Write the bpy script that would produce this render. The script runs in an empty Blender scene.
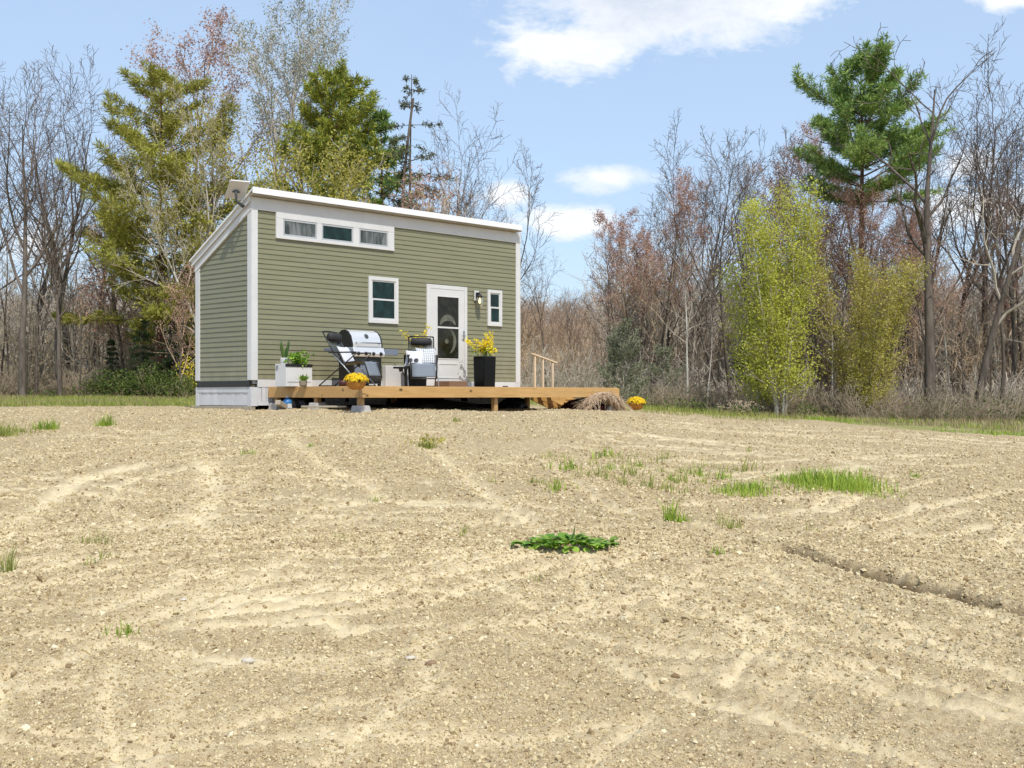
import bpy, math, random
import numpy as np
from mathutils import Vector, Matrix

S = bpy.context.scene
COL = S.collection
PI = math.pi
F, CX, HY, EYE = 1220.0, 512.0, 395.0, 0.30        # focal length in px, centre, horizon row, eye height above the house's ground
RNG = np.random.default_rng(7)
random.seed(7)

# ------------------------------------------------------------------ tagging
def tag(o, label=None, cat=None, group=None, kind=None):
    if label: o['label'] = label
    if cat: o['category'] = cat
    if group: o['group'] = group
    if kind: o['kind'] = kind
    return o

def empty(name, loc, rz=0.0):
    o = bpy.data.objects.new(name, None); COL.objects.link(o)
    o.location = loc; o.rotation_euler = (0, 0, rz); o.empty_display_size = .2
    return o

def link_mesh(name, me, mats, parent=None):
    o = bpy.data.objects.new(name, me); COL.objects.link(o)
    for m in (mats if isinstance(mats, (list, tuple)) else [mats]): me.materials.append(m)
    if parent: o.parent = parent
    return o

def copy_thing(root):
    c = root.copy(); COL.objects.link(c)
    for ch in root.children:
        k = ch.copy(); COL.objects.link(k); k.parent = c
        for g in ch.children:
            q = g.copy(); COL.objects.link(q); q.parent = k
    return c

def np_mesh(name, V, Fc, mats, parent=None, smooth=False, mat_idx=None):
    V = np.ascontiguousarray(V, dtype=np.float32); Fc = np.ascontiguousarray(Fc, dtype=np.int32)
    k = Fc.shape[1]; n = len(Fc)
    me = bpy.data.meshes.new(name)
    me.vertices.add(len(V)); me.vertices.foreach_set('co', V.ravel())
    me.loops.add(n * k); me.loops.foreach_set('vertex_index', Fc.ravel())
    me.polygons.add(n)
    me.polygons.foreach_set('loop_start', np.arange(0, n * k, k, dtype=np.int32))
    if mat_idx is not None: me.polygons.foreach_set('material_index', np.asarray(mat_idx, dtype=np.int32))
    me.polygons.foreach_set('use_smooth', np.full(n, smooth, dtype=bool))
    me.update(calc_edges=True)
    return link_mesh(name, me, mats, parent)

# ------------------------------------------------------------------ mesh builder
class MB:
    def __init__(s): s.v = []; s.f = []
    def _add(s, vs, fs):
        b = len(s.v); s.v += [tuple(p) for p in vs]; s.f += [tuple(b + i for i in f) for f in fs]; return s
    def box(s, x0, x1, y0, y1, z0, z1):
        return s._add([(x0,y0,z0),(x1,y0,z0),(x1,y1,z0),(x0,y1,z0),(x0,y0,z1),(x1,y0,z1),(x1,y1,z1),(x0,y1,z1)],
                      [(0,3,2,1),(4,5,6,7),(0,1,5,4),(1,2,6,5),(2,3,7,6),(3,0,4,7)])
    def hexa(s, bot, top):
        return s._add(list(bot) + list(top), [(0,3,2,1),(4,5,6,7),(0,1,5,4),(1,2,6,5),(2,3,7,6),(3,0,4,7)])
    def prism(s, poly, d):                      # poly: 3D points, extruded by vector d
        n = len(poly); d = Vector(d)
        a = [Vector(p) for p in poly]; b = [p + d for p in a]
        fs = [tuple(range(n))[::-1], tuple(range(n, 2*n))] + [(i, (i+1) % n, n + (i+1) % n, n + i) for i in range(n)]
        return s._add(a + b, fs)
    def tube(s, pts, r, n=8, cap=True):
        pts = [Vector(p) for p in pts]; m = len(pts)
        rs = r if isinstance(r, (list, tuple)) else [r] * m
        base = len(s.v); ref = None
        for i, p in enumerate(pts):
            d = (pts[min(i+1, m-1)] - pts[max(i-1, 0)]).normalized()
            if ref is None: ref = d.orthogonal().normalized()
            ref = (ref - d * ref.dot(d)).normalized(); q = d.cross(ref)
            for k in range(n):
                a = 2*PI*k/n
                s.v.append(tuple(p + (ref*math.cos(a) + q*math.sin(a)) * rs[i]))
        for i in range(m-1):
            for k in range(n):
                a = base + i*n + k; b = base + i*n + (k+1) % n
                s.f.append((a, b, b+n, a+n))
        if cap:
            s.f.append(tuple(base + k for k in range(n))[::-1]); s.f.append(tuple(base + (m-1)*n + k for k in range(n)))
        return s
    def lathe(s, prof, n=16, c=(0,0,0)):        # prof: (r, z)
        base = len(s.v); m = len(prof)
        for r, z in prof:
            for k in range(n):
                a = 2*PI*k/n; s.v.append((c[0] + r*math.cos(a), c[1] + r*math.sin(a), c[2] + z))
        for i in range(m-1):
            for k in range(n):
                a = base + i*n + k; b = base + i*n + (k+1) % n
                s.f.append((a, b, b+n, a+n))
        s.f.append(tuple(base + k for k in range(n))[::-1]); s.f.append(tuple(base + (m-1)*n + k for k in range(n)))
        return s
    def ring(s, x0, x1, z0, z1, w, y0, y1):     # a rectangular frame in the xz plane, mitred
        o = [(x0,z0),(x1,z0),(x1,z1),(x0,z1)]; i = [(x0+w,z0+w),(x1-w,z0+w),(x1-w,z1-w),(x0+w,z1-w)]
        vs = [(x,y0,z) for x,z in o] + [(x,y0,z) for x,z in i] + [(x,y1,z) for x,z in o] + [(x,y1,z) for x,z in i]
        fs = []
        for k in range(4):
            j = (k+1) % 4
            fs += [(k,j,4+j,4+k), (8+k,12+k,12+j,8+j), (k,8+k,8+j,j), (4+k,4+j,12+j,12+k)]
        return s._add(vs, fs)
    def build(s, name, mat, parent=None, bevel=0, smooth=False, sub=0):
        me = bpy.data.meshes.new(name); me.from_pydata(s.v, [], s.f); me.update()
        if smooth: me.polygons.foreach_set('use_smooth', [True]*len(me.polygons))
        o = link_mesh(name, me, mat, parent)
        if bevel:
            b = o.modifiers.new('bevel', 'BEVEL'); b.width = bevel; b.segments = 2; b.limit_method = 'ANGLE'
        if sub:
            q = o.modifiers.new('subdiv', 'SUBSURF'); q.levels = sub; q.render_levels = sub
        global _last
        _last = o; return o

# ------------------------------------------------------------------ materials
def new_mat(name):
    m = bpy.data.materials.new(name); m.use_nodes = True
    nt = m.node_tree; return m, nt, nt.nodes['Principled BSDF']
def N(nt, t, **kw):
    n = nt.nodes.new(t)
    for k, v in kw.items():
        if k in n.inputs.keys(): n.inputs[k].default_value = v
        else: setattr(n, k, v)
    return n
def ramp(nt, fac, stops, interp='LINEAR'):
    r = nt.nodes.new('ShaderNodeValToRGB'); e = r.color_ramp.elements; r.color_ramp.interpolation = interp
    while len(e) < len(stops): e.new(.5)
    for k, (p, c) in enumerate(stops):
        e[k].position = p; e[k].color = (c, c, c, 1) if isinstance(c, (int, float)) else (*c, 1)
    nt.links.new(fac, r.inputs['Fac']); return r
def mixc(nt, fac, a, b, mode='MIX'):
    m = nt.nodes.new('ShaderNodeMix'); m.data_type = 'RGBA'; m.blend_type = mode
    for sock, v in ((m.inputs[0], fac), (m.inputs[6], a), (m.inputs[7], b)):
        if hasattr(v, 'links'): nt.links.new(v, sock)
        elif isinstance(v, (int, float)): sock.default_value = v
        else: sock.default_value = (*v, 1)
    return m.outputs[2]
def bump(nt, b, h, strength=.3, dist=.01, prev=None):
    n = nt.nodes.new('ShaderNodeBump'); n.inputs['Strength'].default_value = strength; n.inputs['Distance'].default_value = dist
    nt.links.new(h, n.inputs['Height'])
    if prev: nt.links.new(prev, n.inputs['Normal'])
    nt.links.new(n.outputs[0], b.inputs['Normal']); return n.outputs[0]

def mat_plain(name, col, rough=.5, metal=0, var=.12, scale=6, bs=.15, spec=.5, stretch=None):
    """a painted / plastic / metal surface with a little dirt, mottling and grain"""
    m, nt, b = new_mat(name)
    tc = N(nt, 'ShaderNodeTexCoord'); vec = tc.outputs['Object']
    if stretch:
        mp = N(nt, 'ShaderNodeMapping'); mp.inputs['Scale'].default_value = stretch; nt.links.new(vec, mp.inputs[0]); vec = mp.outputs[0]
    n = N(nt, 'ShaderNodeTexNoise', Scale=scale, Detail=6.0, Roughness=.65); nt.links.new(vec, n.inputs['Vector'])
    r = ramp(nt, n.outputs[0], [(.3, tuple(c*(1-var) for c in col)), (.7, tuple(min(1, c*(1+var*.6)) for c in col))])
    nt.links.new(r.outputs[0], b.inputs['Base Color'])
    b.inputs['Roughness'].default_value = rough; b.inputs['Metallic'].default_value = metal
    b.inputs['Specular IOR Level'].default_value = spec
    if bs:
        n2 = N(nt, 'ShaderNodeTexNoise', Scale=scale*14, Detail=3.0); nt.links.new(vec, n2.inputs['Vector'])
        bump(nt, b, n2.outputs[0], bs, .003)
    return m

def mat_wood(name, c1, c2, knots=True, rough=.6, axis='X'):
    m, nt, b = new_mat(name)
    tc = N(nt, 'ShaderNodeTexCoord')
    mp = N(nt, 'ShaderNodeMapping'); mp.inputs['Scale'].default_value = {'X': (.6, 8, 8), 'Z': (8, 8, .6), 'Y': (8, .6, 8)}[axis]
    nt.links.new(tc.outputs['Object'], mp.inputs[0])
    n = N(nt, 'ShaderNodeTexNoise', Scale=3.0, Detail=8.0, Roughness=.7, Distortion=.6); nt.links.new(mp.outputs[0], n.inputs['Vector'])
    col = ramp(nt, n.outputs[0], [(.32, c2), (.55, c1), (.75, tuple(min(1, c*1.15) for c in c1))]).outputs[0]
    n2 = N(nt, 'ShaderNodeTexNoise', Scale=1.1, Detail=2.0); nt.links.new(tc.outputs['Object'], n2.inputs['Vector'])
    col = mixc(nt, ramp(nt, n2.outputs[0], [(.4, 0.0), (.7, .35)]).outputs[0], col, c2)
    if knots:
        v = N(nt, 'ShaderNodeTexVoronoi', Scale=2.4); mp2 = N(nt, 'ShaderNodeMapping'); mp2.inputs['Scale'].default_value = (1, 1.6, 1.6) if axis == 'X' else (1.6, 1.6, 1)
        nt.links.new(tc.outputs['Object'], mp2.inputs[0]); nt.links.new(mp2.outputs[0], v.inputs['Vector'])
        k = ramp(nt, v.outputs['Distance'], [(.07, 1.0), (.13, 0.0)]).outputs[0]
        col = mixc(nt, k, col, tuple(c*.28 for c in c2))
    nt.links.new(col, b.inputs['Base Color']); b.inputs['Roughness'].default_value = rough
    bump(nt, b, n.outputs[0], .25, .004)
    return m

def mat_leaf(name, c1, c2, trans=.35, rough=.55, clump=.5):
    """leaves / needles: each leaf its own tint, slow drift of tint through the crown, light shining through"""
    m, nt, b = new_mat(name)
    g = N(nt, 'ShaderNodeNewGeometry'); tc = N(nt, 'ShaderNodeTexCoord')
    n = N(nt, 'ShaderNodeTexNoise', Scale=clump, Detail=2.0); nt.links.new(tc.outputs['Object'], n.inputs['Vector'])
    a = N(nt, 'ShaderNodeMath', operation='ADD'); nt.links.new(g.outputs['Random Per Island'], a.inputs[0]); nt.links.new(n.outputs[0], a.inputs[1])
    col = ramp(nt, a.outputs[0], [(.45, c1), (1.0, c2)])
    h = N(nt, 'ShaderNodeMath', operation='MULTIPLY'); h.inputs[1].default_value = .5
    nt.links.new(a.outputs[0], h.inputs[0]); nt.links.new(h.outputs[0], col.inputs['Fac'])
    col.color_ramp.elements[0].position = .28; col.color_ramp.elements[1].position = .72
    nt.links.new(col.outputs[0], b.inputs['Base Color']); b.inputs['Roughness'].default_value = rough
    b.inputs['Specular IOR Level'].default_value = .25
    t = N(nt, 'ShaderNodeBsdfTranslucent'); nt.links.new(col.outputs[0], t.inputs['Color'])
    mx = N(nt, 'ShaderNodeMixShader'); mx.inputs[0].default_value = trans
    nt.links.new(b.outputs[0], mx.inputs[1]); nt.links.new(t.outputs[0], mx.inputs[2])
    nt.links.new(mx.outputs[0], nt.nodes['Material Output'].inputs['Surface'])
    return m

def mat_bark(name, c1, c2, scale=5.0):
    m, nt, b = new_mat(name)
    tc = N(nt, 'ShaderNodeTexCoord'); mp = N(nt, 'ShaderNodeMapping'); mp.inputs['Scale'].default_value = (1, 1, .25)
    nt.links.new(tc.outputs['Object'], mp.inputs[0])
    n = N(nt, 'ShaderNodeTexNoise', Scale=scale, Detail=5.0, Roughness=.7); nt.links.new(mp.outputs[0], n.inputs['Vector'])
    nt.links.new(ramp(nt, n.outputs[0], [(.35, c1), (.65, c2)]).outputs[0], b.inputs['Base Color'])
    b.inputs['Roughness'].default_value = .9; b.inputs['Specular IOR Level'].default_value = .15
    bump(nt, b, n.outputs[0], .6, .03)
    return m

M = {}
def mat_siding():
    m, nt, b = new_mat('sage vinyl siding')
    tc = N(nt, 'ShaderNodeTexCoord')
    mp = N(nt, 'ShaderNodeMapping'); mp.inputs['Scale'].default_value = (.5, .5, 7.4); nt.links.new(tc.outputs['Object'], mp.inputs[0])
    n = N(nt, 'ShaderNodeTexNoise', Scale=1.6, Detail=3.0); nt.links.new(mp.outputs[0], n.inputs['Vector'])
    n2 = N(nt, 'ShaderNodeTexNoise', Scale=30.0, Detail=6.0); mp2 = N(nt, 'ShaderNodeMapping'); mp2.inputs['Scale'].default_value = (.15, .15, 3)
    nt.links.new(tc.outputs['Object'], mp2.inputs[0]); nt.links.new(mp2.outputs[0], n2.inputs['Vector'])
    c = ramp(nt, n.outputs[0], [(.3, (.190, .186, .108)), (.7, (.226, .220, .134))]).outputs[0]
    c = mixc(nt, .12, c, n2.outputs[1], 'OVERLAY')
    # dust and rain splash on the lowest courses, streaky and patchy
    sp = N(nt, 'ShaderNodeSeparateXYZ'); nt.links.new(tc.outputs['Object'], sp.inputs[0])
    hh = N(nt, 'ShaderNodeMapRange'); hh.inputs['From Min'].default_value = 1.5; hh.inputs['From Max'].default_value = .55; nt.links.new(sp.outputs['Z'], hh.inputs['Value'])
    n3 = N(nt, 'ShaderNodeTexNoise', Scale=2.2, Detail=6.0, Roughness=.7); mp3 = N(nt, 'ShaderNodeMapping'); mp3.inputs['Scale'].default_value = (2.5, 2.5, .8); nt.links.new(tc.outputs['Object'], mp3.inputs[0]); nt.links.new(mp3.outputs[0], n3.inputs['Vector'])
    du = N(nt, 'ShaderNodeMath', operation='MULTIPLY'); nt.links.new(hh.outputs[0], du.inputs[0]); nt.links.new(ramp(nt, n3.outputs[0], [(.42, 0.0), (.68, .55)]).outputs[0], du.inputs[1])
    c = mixc(nt, du.outputs[0], c, (.33, .29, .20))
    nt.links.new(c, b.inputs['Base Color']); b.inputs['Roughness'].default_value = .42
    bump(nt, b, n2.outputs[0], .12, .003)
    return m
M['siding'] = mat_siding()
M['white'] = mat_plain('white painted trim', (.62, .62, .615), .45, var=.06, scale=3)
M['skirt'] = mat_plain('weathered white board', (.58, .59, .61), .6, var=.14, scale=4, stretch=(1, 1, .3))
M['roofwhite'] = mat_plain('white roof metal', (.80, .80, .80), .35, var=.05, scale=2)
M['black'] = mat_plain('black painted metal', (.014, .014, .015), .4, var=.3)
M['blackgloss'] = mat_plain('glossy black planter', (.008, .009, .010), .2, var=.2, bs=.04, spec=.12)
M['rubber'] = mat_plain('tyre rubber', (.016, .016, .016), .8, var=.3)
M['steel'] = mat_plain('brushed stainless steel', (.74, .74, .74), .42, .55, var=.1, scale=20, bs=.05, stretch=(.2, 4, 4))
M['greyshelf'] = mat_plain('blue grey shelf plastic', (.16, .19, .24), .45, var=.1)
M['darkgrey'] = mat_plain('dark grey mount plastic', (.045, .055, .06), .5, var=.15)
M['tubegrey'] = mat_plain('grey tube metal', (.30, .32, .34), .35, .6, var=.1)
M['sash'] = mat_plain('grey window sash', (.42, .44, .46), .4, var=.08)
M['concrete'] = mat_plain('concrete block', (.42, .40, .38), .9, var=.22, scale=18, bs=.5)
M['dish'] = mat_plain('off white dish plastic', (.62, .60, .59), .45, var=.05)
M['fab'] = mat_plain('grey sling fabric', (.17, .20, .24), .85, var=.12, scale=60, bs=.4)
M['fabdark'] = mat_plain('black headrest fabric', (.022, .022, .024), .7, var=.25, scale=30, bs=.3)
M['step'] = mat_plain('brown coir step', (.20, .12, .075), .95, var=.3, scale=40, bs=.6)
M['blue'] = mat_plain('blue plastic', (.03, .17, .42), .4, var=.15)
M['tarp'] = mat_plain('black plastic sheet', (.012, .012, .013), .35, var=.3, scale=9, bs=.4)
M['pot'] = mat_plain('white glazed pot', (.66, .66, .65), .35, var=.08)
M['tanpot'] = mat_plain('mottled tan pot', (.25, .21, .15), .85, var=.35, scale=25, bs=.4)
M['maroon'] = mat_plain('maroon pot', (.055, .013, .016), .5, var=.25)
M['soil'] = mat_plain('dark potting soil', (.035, .025, .018), .95, var=.4, scale=30, bs=.6)
M['deck'] = mat_wood('yellow pine deck lumber', (.53, .325, .125), (.40, .225, .07))
M['deckpost'] = mat_wood('yellow pine post', (.48, .30, .125), (.33, .19, .07), axis='Z')
M['stairwood'] = mat_wood('orange stained stair lumber', (.56, .33, .10), (.40, .20, .055))
M['raw'] = mat_wood('pale rail lumber', (.68, .54, .38), (.58, .43, .28), knots=False, axis='Z')
M['oldwood'] = mat_wood('weathered timber', (.40, .35, .27), (.24, .20, .14), knots=False)
M['basket'] = mat_wood('orange brown wicker', (.55, .25, .045), (.33, .13, .022), knots=False)

def mat_glass(name, col, rough=.04, coat=.0):
    m, nt, b = new_mat(name)
    tc = N(nt, 'ShaderNodeTexCoord')
    n = N(nt, 'ShaderNodeTexNoise', Scale=3.5, Detail=4.0, Distortion=1.2); nt.links.new(tc.outputs['Object'], n.inputs['Vector'])
    nt.links.new(ramp(nt, n.outputs[0], [(.42, tuple(c*.5 for c in col)), (.62, col)]).outputs[0], b.inputs['Base Color'])
    b.inputs['Roughness'].default_value = rough; b.inputs['Specular IOR Level'].default_value = .22
    n2 = N(nt, 'ShaderNodeTexNoise', Scale=1.2, Detail=1.0); nt.links.new(tc.outputs['Object'], n2.inputs['Vector']); bump(nt, b, n2.outputs[0], .05, .02)
    return m
M['glass'] = mat_glass('dark teal window glass', (.010, .036, .036))
M['doorglass'] = mat_glass('black door glass', (.022, .024, .016))
def mat_streaked_glass():
    m, nt, b = new_mat('glass with grey streaks')
    tc = N(nt, 'ShaderNodeTexCoord'); mp = N(nt, 'ShaderNodeMapping'); mp.inputs['Scale'].default_value = (9, 1, 1.6); nt.links.new(tc.outputs['Object'], mp.inputs[0])
    n = N(nt, 'ShaderNodeTexNoise', Scale=1.0, Detail=4.0, Distortion=.8); nt.links.new(mp.outputs[0], n.inputs['Vector'])
    nt.links.new(ramp(nt, n.outputs[0], [(.38, (.012, .02, .02)), (.5, (.07, .085, .085)), (.66, (.17, .18, .18))]).outputs[0], b.inputs['Base Color'])  # grey streaks mixed over dark glass
    b.inputs['Roughness'].default_value = .05; return m
M['streaked_glass'] = mat_streaked_glass()
def mat_clear():
    m, nt, b = new_mat('clear lamp glass')
    b.inputs['Base Color'].default_value = (1, .97, .9, 1); b.inputs['Roughness'].default_value = .03
    b.inputs['Transmission Weight'].default_value = 1.0; b.inputs['IOR'].default_value = 1.2; return m
M['clear'] = mat_clear()
def mat_bulb():
    m, nt, b = new_mat('lit lamp bulb')
    b.inputs['Base Color'].default_value = (.8, .7, .5, 1); b.inputs['Emission Color'].default_value = (1, .8, .45, 1); b.inputs['Emission Strength'].default_value = 1.6; return m
M['bulb'] = mat_bulb()
def mat_pillow(name, dark, scale):
    m, nt, b = new_mat(name)
    tc = N(nt, 'ShaderNodeTexCoord'); v = N(nt, 'ShaderNodeTexVoronoi', Scale=scale, feature='DISTANCE_TO_EDGE', voronoi_dimensions='2D'); v.inputs['Randomness'].default_value = .25
    nt.links.new(tc.outputs['Object'], v.inputs['Vector'])
    nt.links.new(ramp(nt, v.outputs['Distance'], [(.10, dark), (.17, (.66, .66, .68))]).outputs[0], b.inputs['Base Color']); b.inputs['Roughness'].default_value = .9
    return m
M['lattice'] = mat_pillow('white cushion with lattice print', (.22, .25, .27), 5.0)
M['spots'] = mat_plain('white cushion cotton', (.60, .60, .63), .9, var=.08, scale=8, bs=.3)
def mat_mesh():
    m, nt, b = new_mat('see through sling mesh')
    b.inputs['Base Color'].default_value = (.07, .085, .085, 1); b.inputs['Roughness'].default_value = .8
    t = N(nt, 'ShaderNodeBsdfTransparent'); mx = N(nt, 'ShaderNodeMixShader'); mx.inputs[0].default_value = .4
    nt.links.new(b.outputs[0], mx.inputs[1]); nt.links.new(t.outputs[0], mx.inputs[2]); nt.links.new(mx.outputs[0], nt.nodes['Material Output'].inputs['Surface']); return m
M['mesh'] = mat_mesh()

M['bark'] = mat_bark('grey brown bark', (.07, .056, .046), (.175, .145, .12))
M['twig'] = mat_bark('grey brown twigs', (.095, .073, .06), (.19, .152, .126), 1.5)
M['twigpale'] = mat_bark('pale grey twigs', (.36, .31, .25), (.54, .475, .39), 1.5)
M['twigred'] = mat_bark('reddish brown twigs', (.32, .225, .145), (.52, .39, .265), 1.5)
M['twigbrush'] = mat_bark('brown grey brush stems', (.21, .165, .115), (.40, .325, .235), .6)
M['twigtan'] = mat_bark('tan undergrowth stems', (.36, .28, .18), (.60, .49, .33), .6)
M['birch'] = mat_bark('pale birch bark', (.30, .28, .24), (.55, .52, .46), 4)
M['pinebark'] = mat_bark('reddish pine bark', (.10, .055, .035), (.24, .13, .085))
M['needles'] = mat_leaf('white pine needles', (.10, .205, .055), (.39, .50, .13), .3)
M['needlesmix'] = mat_leaf('green and gold pine needles', (.14, .22, .04), (.48, .46, .07), .3, clump=.35)
M['needlesolive'] = mat_leaf('olive pine needles', (.22, .205, .05), (.47, .47, .085), .3, clump=.35)
M['needlesdark'] = mat_leaf('dark hemlock needles', (.022, .048, .020), (.075, .11, .035), .2)
M['spruce'] = mat_leaf('dull spruce needles', (.07, .085, .05), (.16, .17, .08), .2)
M['cedar'] = mat_leaf('grey green cedar sprays', (.15, .165, .10), (.30, .31, .20), .2)
M['aspen'] = mat_leaf('fresh yellow green leaves', (.42, .45, .06), (.66, .65, .13), .45, clump=.3)
M['olivebud'] = mat_leaf('olive gold young leaves', (.33, .30, .06), (.56, .50, .12), .4, clump=.4)
M['redbud'] = mat_leaf('dull red maple buds', (.36, .19, .155), (.56, .35, .28), .3)
M['palebud'] = mat_leaf('pale grey green catkins', (.26, .27, .17), (.42, .42, .28), .4)
M['forsythia'] = mat_leaf('yellow forsythia flowers', (.88, .68, .02), (.92, .82, .07), .35)
M['mum'] = mat_leaf('golden yellow mum flowers', (.86, .54, .01), (.92, .72, .03), .25)
M['greenleaf'] = mat_leaf('fresh green leaves', (.09, .22, .025), (.30, .46, .06), .3, clump=2)
M['darkleaf'] = mat_leaf('dark green mum leaves', (.035, .05, .012), (.08, .10, .02), .2, clump=2)
M['snake'] = mat_leaf('snake plant leaves', (.03, .10, .03), (.16, .22, .05), .15, clump=3)
M['grass'] = mat_leaf('green spring grass', (.17, .28, .03), (.43, .53, .08), .35, clump=.7)
M['drygrass'] = mat_leaf('dry straw grass', (.27, .21, .11), (.44, .36, .20), .3, clump=.7)
M['mixgrass'] = mat_leaf('green grass with straw', (.19, .25, .04), (.42, .42, .12), .35, clump=.5)
M['undergreen'] = mat_leaf('low green bramble leaves', (.045, .08, .018), (.15, .19, .04), .3, clump=.5)
M['mulch'] = mat_leaf('dark red brown leaf litter', (.06, .018, .014), (.22, .06, .045), .1, clump=4)
M['straw'] = mat_leaf('pale dry straw', (.60, .45, .31), (.74, .60, .44), .25, clump=4)
M['farwood'] = mat_bark('far bare wood', (.22, .155, .105), (.40, .29, .195), .05)

# ------------------------------------------------------------------ noise and terrain
def vnoise(x, y, seed=0):
    xi = np.floor(x).astype(np.int64); yi = np.floor(y).astype(np.int64); fx = x - xi; fy = y - yi
    fx = fx*fx*(3-2*fx); fy = fy*fy*(3-2*fy)
    def h(a, b):
        n = (a*374761393 + b*668265263 + seed*974634777) & 0xffffffff
        n = ((n ^ (n >> 13)) * 1274126177) & 0xffffffff
        return ((n ^ (n >> 16)) & 0xffff) / 65535.0
    return (h(xi,yi)*(1-fx)+h(xi+1,yi)*fx)*(1-fy) + (h(xi,yi+1)*(1-fx)+h(xi+1,yi+1)*fx)*fy

def g0(x, y):
    """smooth lie of the land: a rise up to the house, falling off to the east of it"""
    x = np.asarray(x, dtype=float); y = np.asarray(y, dtype=float)
    t = np.clip(1 - y/20.5, 0, 4); z = -1.3*(t*t/(t + .06))*1.06
    s = np.log1p(np.exp(np.clip((x - 1.2)*1.6, -30, 30)))/1.6
    z = z - .75*np.tanh(.08*s/.75)*np.clip(y/22, .05, 1)
    z = z + .012*np.clip(y-30, 0, 40)
    return z
def gz(x, y): return float(g0(x, y))

def ray_ground(px, py):
    dx = (px-CX)/F; dz = (HY-py)/F
    lo = 2.0
    for y in np.arange(2.0, 120, .05):
        if EYE + dz*y <= gz(dx*y, y): return dx*y, y
    return dx*120, 120.0
_rg = {}
def RG(px, py):
    ys = np.arange(2.0, 120, .04); dx = (px-CX)/F; dz = (HY-py)/F
    hit = np.nonzero(EYE + dz*ys <= g0(dx*ys, ys))[0]
    y = ys[hit[0]] if len(hit) else 119.0
    return dx*y, y

# rills and tracks worn into the dirt (traced on the ground), width m, depth m, sandiness
RILLS = [
 ([(0,580),(100,567),(200,555),(290,545),(400,534)], .14, .022, .9),
 ([(0,617),(70,610),(140,600),(240,588)], .12, .025, .6),
 ([(215,632),(310,620),(390,611),(470,590),(530,572),(640,556)], .13, .028, .8),
 ([(130,622),(210,596),(300,583),(430,580),(520,560)], .16, .02, .9),
 ([(207,465),(215,492),(196,525),(212,542)], .22, .03, 1.0),
 ([(0,548),(22,528),(40,508),(80,482),(160,465),(270,455)], .2, .025, .9),
 ([(288,440),(325,468),(370,482),(380,500),(300,512)], .14, .03, .8),
 ([(420,440),(440,456),(462,472),(487,494),(512,509),(540,530)], .16, .05, .9),
 ([(540,455),(580,486),(600,503),(650,519),(700,527),(781,548)], .12, .05, .7),
 ([(781,548),(831,563),(892,578),(929,591),(1019,617),(1100,640)], .085, .17, .1),
 ([(848,531),(888,519),(949,504),(1024,492)], .16, .028, .8),
 ([(880,541),(930,521),(970,512)], .14, .02, .7),
 ([(500,640),(560,650),(640,668),(720,676),(800,700)], .10, .018, .5),
 ([(512,600),(600,612),(700,640),(760,660),(900,700),(1024,730)], .12, .03, .7),
 ([(720,560),(800,572),(900,610),(1024,650)], .10, .025, .5),
 ([(900,555),(960,560),(1024,576)], .10, .03, .6),
 ([(0,700),(120,690),(260,660),(420,650)], .12, .012, .7),
 ([(150,768),(180,700),(170,660)], .16, .012, .6),
 ([(600,430),(700,436),(800,446),(930,452)], .2, .03, .6),
 ([(640,424),(760,432),(900,442),(1024,452)], .2, .03, .6),
 ([(560,445),(690,455),(800,452),(900,462)], .15, .03, .6),
 ([(100,430),(240,437),(330,430),(420,436)], .2, .025, .7),
 ([(0,500),(60,496),(180,500),(260,506)], .16, .022, .8),
 ([(300,520),(420,517),(520,525)], .14, .022, .7),
 ([(560,530),(660,548),(760,572)], .12, .02, .8),
 ([(620,600),(700,590),(800,598)], .12, .02, .8),
]
def seg_dist(X, Y, a, b):
    ax, ay = a; bx, by = b; dx, dy = bx-ax, by-ay; L = dx*dx+dy*dy+1e-9
    t = np.clip(((X-ax)*dx + (Y-ay)*dy)/L, 0, 1)
    return np.hypot(X-(ax+t*dx), Y-(ay+t*dy))

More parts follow.
